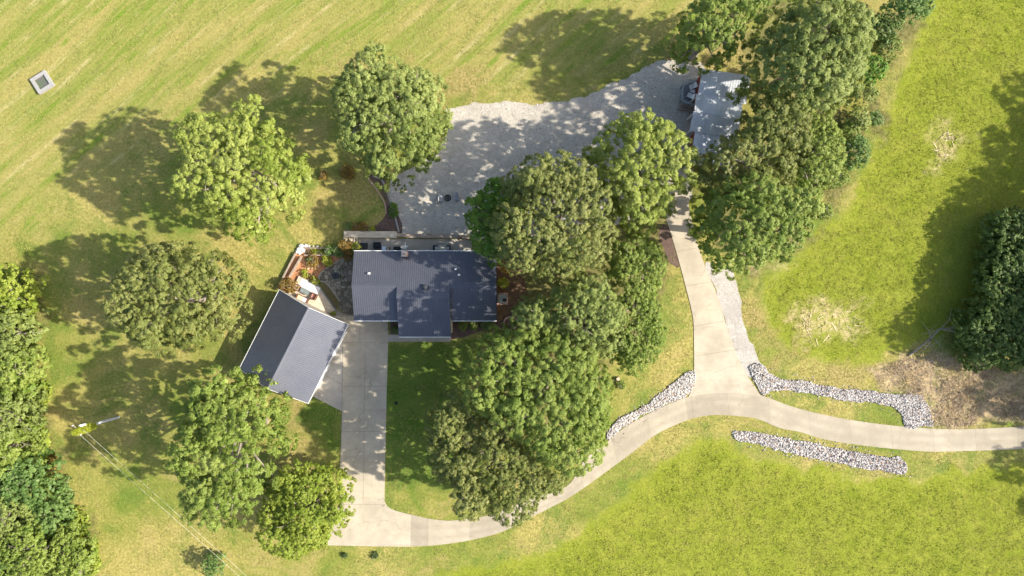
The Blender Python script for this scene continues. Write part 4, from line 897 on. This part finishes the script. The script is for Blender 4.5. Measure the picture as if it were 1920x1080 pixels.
bm = nb(); cyl(bm, (0, 0, .4), .3, .05); obj('table_top', bm, WHITE, t); bm = nb(); cyl(bm, (0, 0, 0), .04, .4); cyl(bm, (0, 0, 0), .2, .03); obj('stand', bm, WHITE, t)

# ------------------------------------------------------------------ back patio and walls
slab('patio', [Vector(W(*p)) for p in [(661,447),(884,449),(884,474),(661,474)]], .03, CONC_PATIO, .08)
def wallseg(name, label, cat, pts, w, hgt, mat, group=None, zc=0):
    P_ = [Vector((*W(*p), 0)) for p in pts]; c = sum(P_, Vector()) / len(P_)
    bm = nb()
    for i in range(len(P_) - 1):
        a_, b_ = P_[i] - c, P_[i + 1] - c; dd_ = b_ - a_
        box(bm, ((a_ + b_) / 2) + Vector((0, 0, hgt / 2 + i * .003)), (dd_.length + w * .9 * (i < len(P_) - 2), w, hgt), math.atan2(dd_.y, dd_.x))
    o = obj(name, bm, mat); o.location = c; return props(o, label, cat, group)
GW = 'low garden walls'
wallseg('retaining_wall', 'wide pale timber capped retaining wall behind the house patio, left part', 'wall', [(646.5,439.5),(745,440.5)], .78, .5, WOOD_PALE, GW)
wallseg('retaining_wall', 'narrower brown capped retaining wall between the gravel lot and the patio', 'wall', [(745,440.5),(770,443),(884,445)], .42, .45, TIMBER, GW)
wallseg('timber_wall', 'outer timber wall of the garden running down to the garage', 'wall', [(556,474),(522,541)], .16, .45, TIMBER, GW)
wallseg('timber_wall', 'inner timber wall of the garden, parallel to the outer one', 'wall', [(567,482),(545,519)], .18, .6, TIMBER, GW)
wallseg('timber_wall', 'outer timber wall along the upper side of the garden', 'wall', [(572,465),(646,466)], .14, .45, TIMBER, GW)
wallseg('timber_wall', 'inner timber wall below the upper flower planter', 'wall', [(572,478.5),(643,479)], .16, .5, TIMBER, GW)
wallseg('edging', 'pale post and board at the left end of the back patio', 'edging', [(646.5,446),(646.5,462)], .14, .5, WOOD_PALE, GW)
slab('planting_bed', rough([(572,466),(645,467),(645,478),(567,480),(545,519),(530,541),(522,541),(540,505),(556,475)], .03, False), .016, MULCH_RED, .05)
slab('garden_bed', rough([(567,480),(645,478),(640,486),(615,501),(600,513),(598,524),(600,530),(596,536),(560,518),(540,550),(528,545)], .03, False), .02, MULCH_RED, .05)
slab('garden_bed', rough([(598,528),(608,528),(618,537),(628,551),(638,566),(634,577),(626,580)], .03, False), .02, MULCH_MIX, .05)
slab('flagstone_terrace', rough([(645,483),(632,491),(615,501),(603,511),(598,519),(600,526),(608,528),(618,537),(628,551),(636,563),(634,575),(645,588),(664,590),(668,483)], .05, False), .03, FLAG, .06)
slab('garden_bed', rough([(690,330),(708,328),(722,342),(732,375),(745,398),(753,437),(690,435),(652,434),(700,424),(722,408),(722,380),(706,350)], .08, seed=6), .024, MULCH_DARK, .05)
slab('garden_bed', [Vector(W(*p)) for p in [(731,604),(748,604),(748,627),(731,627)]], .05, MULCH_DARK, .06)
slab('garden_bed', rough([(844,606),(935,604),(980,560),(985,600),(960,612),(900,622),(846,636)], .1, seed=9), .02, MULCH_DARK, .05)  # dark mulch tone stands in for tree shade on this bed
slab('garden_bed', rough([(931,470),(960,480),(990,540),(980,600),(931,604)], .1, seed=10), .016, mulch('shade darkened litter', (.06, .04, .025), (.24, .14, .075)), .05)  # leaf litter, its colour darkened to imitate shade under the trees
# curved stone edging
def edging(pts, label, mat=None, w=.13, name='edging', hh=.12):
    P_ = catmull([Vector((*W(*p), 0)) for p in pts], .28); c = P_[0].copy(); bm = nb()
    for i in range(len(P_) - 1):
        d_ = P_[i + 1] - P_[i]; m_ = (P_[i] + P_[i + 1]) / 2 - c; box(bm, m_ + Vector((0, 0, hh / 2)), (d_.length * .9, w, hh), math.atan2(d_.y, d_.x))
    o = obj(name, bm, mat or CONC_PATIO); o.location = c; return props(o, label, 'edging', 'stone edgings')
edging([(644,484),(632,491),(615,501),(603,511),(598,519),(599,525)], 'curved stone edging on the upper left side of the flagstone terrace')
edging([(600,527),(608,528.5),(618,537),(628,551),(637,564)], 'curved stone edging between the flagstones and the weedy triangle bed')
edging([(628,577),(636,583),(647,590),(663,590)], 'dark edging at the lower end of the flagstone terrace', TIMBER)
edging([(700,330),(716,338),(724,355),(732,378),(740,402),(748,436)], 'rough stone edging between the gravel lot and the dark bed', ROCK, .2)
edging([(688,333),(704,352),(721,380),(724,400)], 'brick edging on the lawn side of the dark bed', BRICK, .14)
# rocks at garden corner
RL = ['large white rock at the left of the garden corner pile', 'tallest white rock on top of the garden corner pile', 'white rock at the inner side of the garden corner pile', 'white rock at the right end of the garden corner pile', 'white rock at the lower end of the garden corner pile', 'leftmost white rock of the garden corner pile', 'small pale rock on the wall, first from the corner pile', 'small pale rock on the wall, second from the corner pile', 'small pale rock on the wall, third from the corner pile']
rk = np.random.default_rng(3)
for i, (px, py, s_) in enumerate([(561,468,.55),(566,463,.6),(569,470,.5),(574,461,.4),(563,474,.45),(558,472,.4),(580,462,.3),(588,463,.28),(595,463,.3)]):
    bm = nb(); bmesh.ops.create_icosphere(bm, subdivisions=2, radius=s_ / 2 * 1.15)
    for v_ in bm.verts: v_.co *= 1 + random.uniform(-.13, .13); v_.co.z *= .7
    o = obj('rock', bm, simple('white rock', (.66, .64, .62), .9, .2, 5)); o.location = (*W(px, py), s_ * .3); props(o, RL[i], 'rock', 'rocks at the garden corner')
for i, (px, py) in enumerate([(573,508),(578,503),(585,503),(591,504),(597,499)]):
    bm = nb(); bmesh.ops.create_icosphere(bm, subdivisions=2, radius=.15)
    for v_ in bm.verts: v_.co *= 1 + random.uniform(-.15, .15); v_.co.z *= .6
    o = obj('stepping_stone', bm, simple('peach stone', (.68, .5, .38), .9, .15, 5)); o.location = (*W(px, py), .06); props(o, 'small pale stone, %s in the row across the red mulch' % ('leftmost', 'second from left', 'middle one', 'second from right', 'rightmost and highest')[i], 'stone', 'row of stones in the red mulch')
# fire bowl on the flagstones
t = thing('fire_bowl', 'black round fire bowl with a ringed grill on the flagstone terrace', 'fire pit', (*W(629,517,.5), 0))
bm = nb(); cyl(bm, (0, 0, .1), .25, .3, .42, 24); obj('bowl', bm, BLACK, t)
for k in range(4): bm = nb(); box(bm, (.3 * math.cos(k * 1.57 + .78), .3 * math.sin(k * 1.57 + .78), .12), (.05, .05, .24)); obj('leg', bm, BLACK, t)
bm = nb()
for r_ in (.12, .22, .32, .42): ring(bm, (0, 0, .41), r_ - .018, r_ + .018, .03, 24)
obj('grill', bm, simple('worn steel', (.12, .13, .14)), t)
t = thing('garden_statue', 'small grey green statue on a plinth just above the fire bowl', 'statue', (*W(631,509,.3), 0))
bm = nb(); cyl(bm, (0, 0, 0), .2, .3, .15, 12); obj('plinth', bm, CONC_PATIO, t)
bm = nb(); cyl(bm, (0, 0, .3), .13, .3, .09, 12); bmesh.ops.create_uvsphere(bm, u_segments=12, v_segments=8, radius=.11, matrix=Matrix.Translation((0, 0, .68))); obj('figure', bm, simple('verdigris', (.32, .45, .42)), t, True)

# ------------------------------------------------------------------ pale deck next to the garage
dkp = [(560.5,517),(594,534),(628,582),(616,590),(600,600),(536,560)]
ang = math.atan2(-17, 33.5)
t = thing('deck', 'pale sunlit plank deck between the garage and the flagstones', 'deck', (*W(582,552), 0), ang); to = Vector(t.location); Mt = (Matrix.Translation(to) @ Matrix.Rotation(ang, 4, 'Z')).inverted()
q = [Mt @ Vector((*W(*p, .3), .3)) for p in dkp]; bm = nb(); x0 = min(p.x for p in q); x1_ = max(p.x for p in q); k = x0
while k < x1_ - .04:
    xm = k + .075; yy = []
    for i in range(len(q)):
        A, B = q[i], q[(i + 1) % len(q)]
        if (A.x > xm) != (B.x > xm): yy.append(A.y + (xm - A.x) / (B.x - A.x) * (B.y - A.y))
    if len(yy) >= 2: box(bm, (xm, (min(yy) + max(yy)) / 2, .275), (.138, max(yy) - min(yy), .05))
    k += .15
obj('floor', bm, WOOD_PALE, t)
P0, P1 = Mt @ Vector((*W(594, 534), 0)), Mt @ Vector((*W(628, 582), 0)); d_ = P1 - P0; bm = nb()
box(bm, (P0 + P1) / 2 + Vector((d_.y, -d_.x, 0)).normalized() * -.0 + Vector((0, 0, .2)), (d_.length, .45, .07), math.atan2(d_.y, d_.x)); obj('step', bm, WOOD_GREY, t)
def wicker(px, py, z, rz, label, name='wicker_chair', w=.72, cm=CUSH, fr=BROWN, grp='patio seats'):
    t = thing(name, label, 'chair' if w < 1 else 'sofa', (*W(px, py, z), z), rz, grp)
    bm = nb(); box(bm, (0, 0, .17), (w, .7, .34)); obj('base', bm, fr, t)
    bm = nb(); box(bm, (0, .33, .5), (w, .12, .5), 0, R(-8)); obj('backrest', bm, fr, t)
    for sx in (-1, 1): bm = nb(); box(bm, (sx * (w / 2 - .04), -.03, .45), (.09, .66, .25)); obj('armrest', bm, fr, t)
    n_ = 1 if w < 1 else 2
    for i in range(n_):
        cw = (w - .2) / n_; bm = nb(); box(bm, (-w / 2 + .1 + cw * (i + .5), -.04, .4), (cw - .03, .54, .12)); bmesh.ops.bevel(bm, geom=bm.edges[:], offset=.03, segments=2, affect='EDGES'); obj('cushion', bm, cm if not isinstance(cm, tuple) else cm[i], t)
    return t
wicker(557.5,538.5,.3, ang + R(90), 'brown wicker chair with a white cushion at the upper left of the pale deck')
wicker(590,555.5,.3, ang - R(90), 'brown wicker chair with a rose cushion at the right side of the pale deck', cm=PINK)
wicker(568,561,.3, ang + R(180), 'brown wicker sofa with a white and a peach cushion near the garage roof', 'wicker_sofa', 1.5, (CUSH, ORANGE))
t = thing('coffee_table', 'low grey glass table in the middle of the pale deck', 'table', (*W(572,546,.6), .3), ang)
bm = nb(); box(bm, (0, 0, .4), (1.1, .6, .04)); obj('table_top', bm, simple('grey glass', (.2, .23, .22), .15, .1), t)
for sx in (-1, 1):
    for sy in (-1, 1): bm = nb(); box(bm, (sx * .48, sy * .24, .19), (.05, .05, .38)); obj('leg', bm, BROWN, t)
bm = nb(); box(bm, (0, 0, 0), (2.5, .95, .02)); o = obj('white_panel', bm, simple('white rug', (.80, .78, .76), .95, .04)); o.location = (*W(580.5,537.5,.3), .316); o.rotation_euler = (0, 0, ang); props(o, 'white rug along the upper side of the pale deck', 'panel')  # thin white rectangle laid over the deck boards

# ------------------------------------------------------------------ objects on the back patio
wicker(684,461.5,.03, R(90), 'charcoal wicker chair on the left end of the back patio', fr=DARKG, cm=DARKG)
wicker(708,461,.03, R(0), 'charcoal wicker chair near the white cooler on the back patio', fr=DARKG, cm=DARKG, w=.85)
wicker(710,467,.03, R(180), 'charcoal wicker chair half under the roof edge beside the cooler', fr=DARKG, cm=DARKG, w=.8)
t = thing('cooler', 'white cooler box standing at the roof edge on the back patio', 'cooler', (*W(720,465.5,.6), .03))
bm = nb(); box(bm, (0, 0, .3), (.5, .4, .5)); obj('body', bm, WHITE, t); bm = nb(); box(bm, (0, 0, .585), (.54, .44, .07)); obj('lid', bm, simple('pale blue lid', (.62, .7, .82), .5, .05), t)
bm = nb(); tube(bm, [(-.22, .22, .5), (-.22, .28, .75), (-.18, .3, .85)], .02, 6); obj('handle', bm, WHITE, t)
t = thing('planter', 'brown wooden planter box next to the white cooler', 'planter', (*W(727.5,466,.6), .03))
bm = nb(); box(bm, (0, 0, .25), (.3, .42, .5)); obj('box', bm, simple('brown box', (.22, .12, .06)), t); bm = nb(); box(bm, (0, 0, .515), (.2, .32, .03)); obj('lid', bm, WOOD_PALE, t)
t = thing('grill', 'black barbecue grill between the cooler and the satellite dish', 'grill', (*W(745,466,.9), .03))
bm = nb(); box(bm, (0, 0, .4), (.7, .45, .7)); obj('cabinet', bm, BLACK, t); bm = nb(); tube(bm, [(-.45, 0, .85), (.45, 0, .85)], .25, 14); obj('hood', bm, BLACK, t)
for sx in (-1, 1): bm = nb(); box(bm, (sx * .58, 0, .8), (.3, .4, .04)); obj('side_shelf', bm, GREYM, t)
t = thing('patio_table', 'square beige patio table between two white seated chairs', 'table', (*W(829.5,466.5,.7), .03))
bm = nb(); box(bm, (0, 0, .72), (.98, .9, .04)); obj('table_top', bm, simple('beige slats', (.42, .40, .34)), t)
for sx in (-1, 1):
    for sy in (-1, 1): bm = nb(); box(bm, (sx * .42, sy * .38, .35), (.05, .05, .7)); obj('leg', bm, BLACK, t)
wicker(819.5,465.5,.03, R(90), 'black chair with a white seat left of the beige patio table', w=.62, fr=BLACK, grp='dining chairs on the back patio')
wicker(839.5,465.5,.03, R(-90), 'black chair with a white seat right of the beige patio table', w=.62, fr=BLACK, grp='dining chairs on the back patio')
t = thing('patio_steps', 'wooden slatted steps at the left end of the back patio', 'steps', (*W(668,452), 0)); bm = nb()
for i in range(4): box(bm, (-.45 + i * .3, 0, .1 + .1 * (3 - i) ), (.17, .75, .05))
obj('tread', bm, WOOD_PALE, t); bm = nb()
for sy in (-1, 1): box(bm, (0, sy * .36, .14), (1.2, .05, .24))
obj('stringer', bm, TIMBER, t)
slab('landing', [Vector(W(*p)) for p in [(648,447),(660,447),(660,463),(648,463)]], .05, WOOD_PALE, .05)
t = thing('pot', 'dark flower pot on top of the brown retaining wall', 'pot', (*W(863,444.5,.5), .45)); bm = nb(); cyl(bm, (0, 0, 0), .16, .3, .22, 16); obj('vessel', bm, BLACK, t); bm = nb(); cyl(bm, (0, 0, .27), .18, .04); obj('soil', bm, MULCH_DARK, t)

# air conditioner
t = thing('air_conditioner', 'pale grey air conditioner with a black fan on its brick pad at the house end', 'air conditioner', (*W(942.5,560,.6), 0))
bm = nb(); box(bm, (0, 0, .5), (1.02, 1.1, .9)); obj('body', bm, GREYM, t); bm = nb(); box(bm, (0, -.02, .025), (1.3, 1.45, .05)); obj('pad', bm, BRICK, t)
bm = nb(); ring(bm, (.22, -.2, .95), .05, .26, .03, 24); 
for k in range(4): box(bm, (.22, -.2, .968), (.5, .05, .02), k * .785)
obj('fan', bm, BLACK, t)
bm = nb(); box(bm, (0, .53, .96), (1.06, .05, .05)); box(bm, (.5, 0, .963), (.05, 1.0, .05)); obj('frame', bm, TIMBER, t)
t = obj('brick_ring', ring(nb(), (0, 0, 0), .72, .86, .18, 30), BRICK); t.location = (*W(957,606), 0); props(t, 'round brick ring in the shaded bed below the air conditioner', 'brick ring')

# ------------------------------------------------------------------ fire ring and chairs on the gravel
t = obj('fire_ring', ring(nb(), (0, 0, 0), .30, .40, .3, 26), BLACK); t.location = (*W(840,371.5), .02); props(t, 'black steel fire ring standing on the gravel lot', 'fire pit')
bm = nb()
for k in range(5): tube(bm, [(.2 * math.cos(k * 1.3), .2 * math.sin(k * 1.3), .05), (-.15 * math.cos(k * 1.3 + .4), -.15 * math.sin(k * 1.3), .16)], .035, 6)
o = obj('firewood', bm, simple('charred wood', (.1, .09, .1))); o.location = (*W(840,371.5), .03); props(o, 'charred logs lying inside the fire ring', 'firewood')
def bench(px, py, rz, label):
    t = thing('camp_chair', label, 'chair', (*W(px, py), .02), rz, 'camp chairs by the fire ring')
    bm = nb(); box(bm, (0, 0, .38), (.95, .38, .05)); obj('seat', bm, simple('faded grey seat', (.33, .32, .34)), t)
    bm = nb(); box(bm, (0, .22, .6), (.95, .04, .4), 0, R(-15)); obj('backrest', bm, simple('grey sling', (.28, .29, .3)), t)
    for sx in (-1, 1): bm = nb(); box(bm, (sx * .46, 0, .19), (.04, .36, .38)); obj('leg', bm, BLACK, t)
    return t
bench(827,371.5, R(90), 'grey low bench chair left of the fire ring'); bench(856,370, R(-82), 'grey low bench chair right of the fire ring')

# ------------------------------------------------------------------ well box
ax = math.atan2(-(118.5 - 137), 83.5 - 60) 
t = thing('well_box', 'square concrete box with a dark sunken cover alone in the upper left field', 'well', (*W(82,155.5), 0), R(32))
bm = nb(); A_ = .98
for sx, sy, lx, ly in ((0, 1, 2.1, .36), (0, -1, 2.1, .36), (1, 0, .36, 1.38), (-1, 0, .36, 1.38)): box(bm, (sx * .87, sy * .87 , .2), (lx, ly, .4))
obj('curb', bm, simple('grey white concrete', (.33, .32, .31), .9, .12, 4), t)
bm = nb(); box(bm, (0, 0, .15), (1.38, 1.38, .1)); m = NT('mossy cover'); n = m.noise(2, 4); m.color(m.mix(m.rng(n, .35, .65), (.09, .13, .07), (.12, .11, .11))); obj('cover', bm, m.m, t)

# ------------------------------------------------------------------ utility poles and wires
pb = Vector((*W(222.5,782.5), 0)); 
t = thing('utility_pole', 'pale utility pole smothered in yellow vines at the left edge lawn', 'utility pole', pb)
bm = nb(); tube(bm, [(0, 0, -.1), (.05, .12, 3), (.02, .1, 5.5), (-.1, .1, 8.4)], [.15, .14, .13, .11], 10); obj('pole', bm, simple('bleached pole', (.50, .52, .58), .7, .15), t)
r = np.random.default_rng(8); n = 3800; tt = r.random(n) ** .65; zz = 4.6 + 4.0 * tt; rad = (.14 + .42 * np.sin(np.clip((zz - 4.4) / 4.3, 0, 1) * 3.14) ** .6) * np.sqrt(r.random(n)); th = r.uniform(0, 6.28, n)
P_ = np.stack([rad * np.cos(th) * 1.1, rad * np.sin(th) * .9 - .05, zz], 1); N_ = r.normal(size=(n, 3)) + np.array([0, 0, .6]); N_ /= np.linalg.norm(N_, axis=1, keepdims=True)
npmesh('vine', kites(P_, N_, .2 * r.uniform(.6, 1.3, n), r), 4, LEAF['vine'], t, r.random(n) * .9)
bm = nb(); cyl(bm, (.0, .38, 6.6), .22, .75, seg=16); cyl(bm, (.0, .38, 7.35), .17, .08, seg=16); obj('transformer', bm, WHITE, t, False)
bm = nb(); box(bm, (0, .1, 7.9), (.12, 1.5, .1), R(40)); obj('crossarm', bm, TIMBER, t)
for k in (-1, 1): bm = nb(); cyl(bm, (k * -.45, .1 + k * .5, 7.95), .05, .2, .03, 10); obj('insulator', bm, WHITE, t)
pole2 = Vector((*W(640,1260), 0))
t2 = thing('utility_pole', 'plain wooden utility pole beyond the lower border', 'utility pole', pole2)
bm = nb(); tube(bm, [(0, 0, -.1), (0, 0, 8.4)], [.15, .11], 10); obj('pole', bm, TIMBER, t2); bm = nb(); box(bm, (0, 0, 7.9), (.12, 1.5, .1), R(40)); obj('crossarm', bm, TIMBER, t2)
WIRE = simple('bright wire', (.75, .72, .62), .5, .05)
for (a_, b_, lab) in (((146,812),(439,1071.7),'lower left one of the two pale overhead wires from the vine covered pole'), ((156,806),(430.6,1052),'upper right one of the two pale overhead wires from the vine covered pole')):
    p0 = WV(*a_, 7.9); q1 = WV(*b_, 7.1); dirv = (q1 - p0); bm = nb(); pts = []
    far = p0 + dirv * 1.75
    for k in range(25):
        f = k / 24; p = p0.lerp(far, f); p.z = 7.9 - 3.0 * f * (1 - f); 
        s_ = (CAMH - p.z); base = WV(a_[0] + (b_[0] - a_[0]) * 1.75 * f, a_[1] + (b_[1] - a_[1]) * 1.75 * f, p.z); pts.append(base - p0)
    tube(bm, pts, .009, 5); o = obj('overhead_wire', bm, WIRE); o.location = p0; props(o, lab, 'wire', 'overhead wires')

# ------------------------------------------------------------------ lawn light, stump
t = thing('lawn_light', 'small black lawn light in the shaded front lawn', 'lamp', (*W(743.5,755), 0))
bm = nb(); cyl(bm, (0, 0, 0), .05, .3, seg=10); obj('post', bm, BLACK, t); bm = nb(); cyl(bm, (0, 0, .3), .2, .14, .1, 14); obj('shade', bm, BLACK, t)
t = thing('tree_stump', 'cut tree stump in the lawn right of the grove', 'stump', (*W(1158,710), 0))
bm = nb(); cyl(bm, (0, 0, -.02), .3, .4, .22, 12); obj('stem', bm, BARK, t); bm = nb(); cyl(bm, (0, 0, .381), .2, .015, seg=12); obj('cut_face', bm, simple('cut wood', (.6, .42, .28)), t)
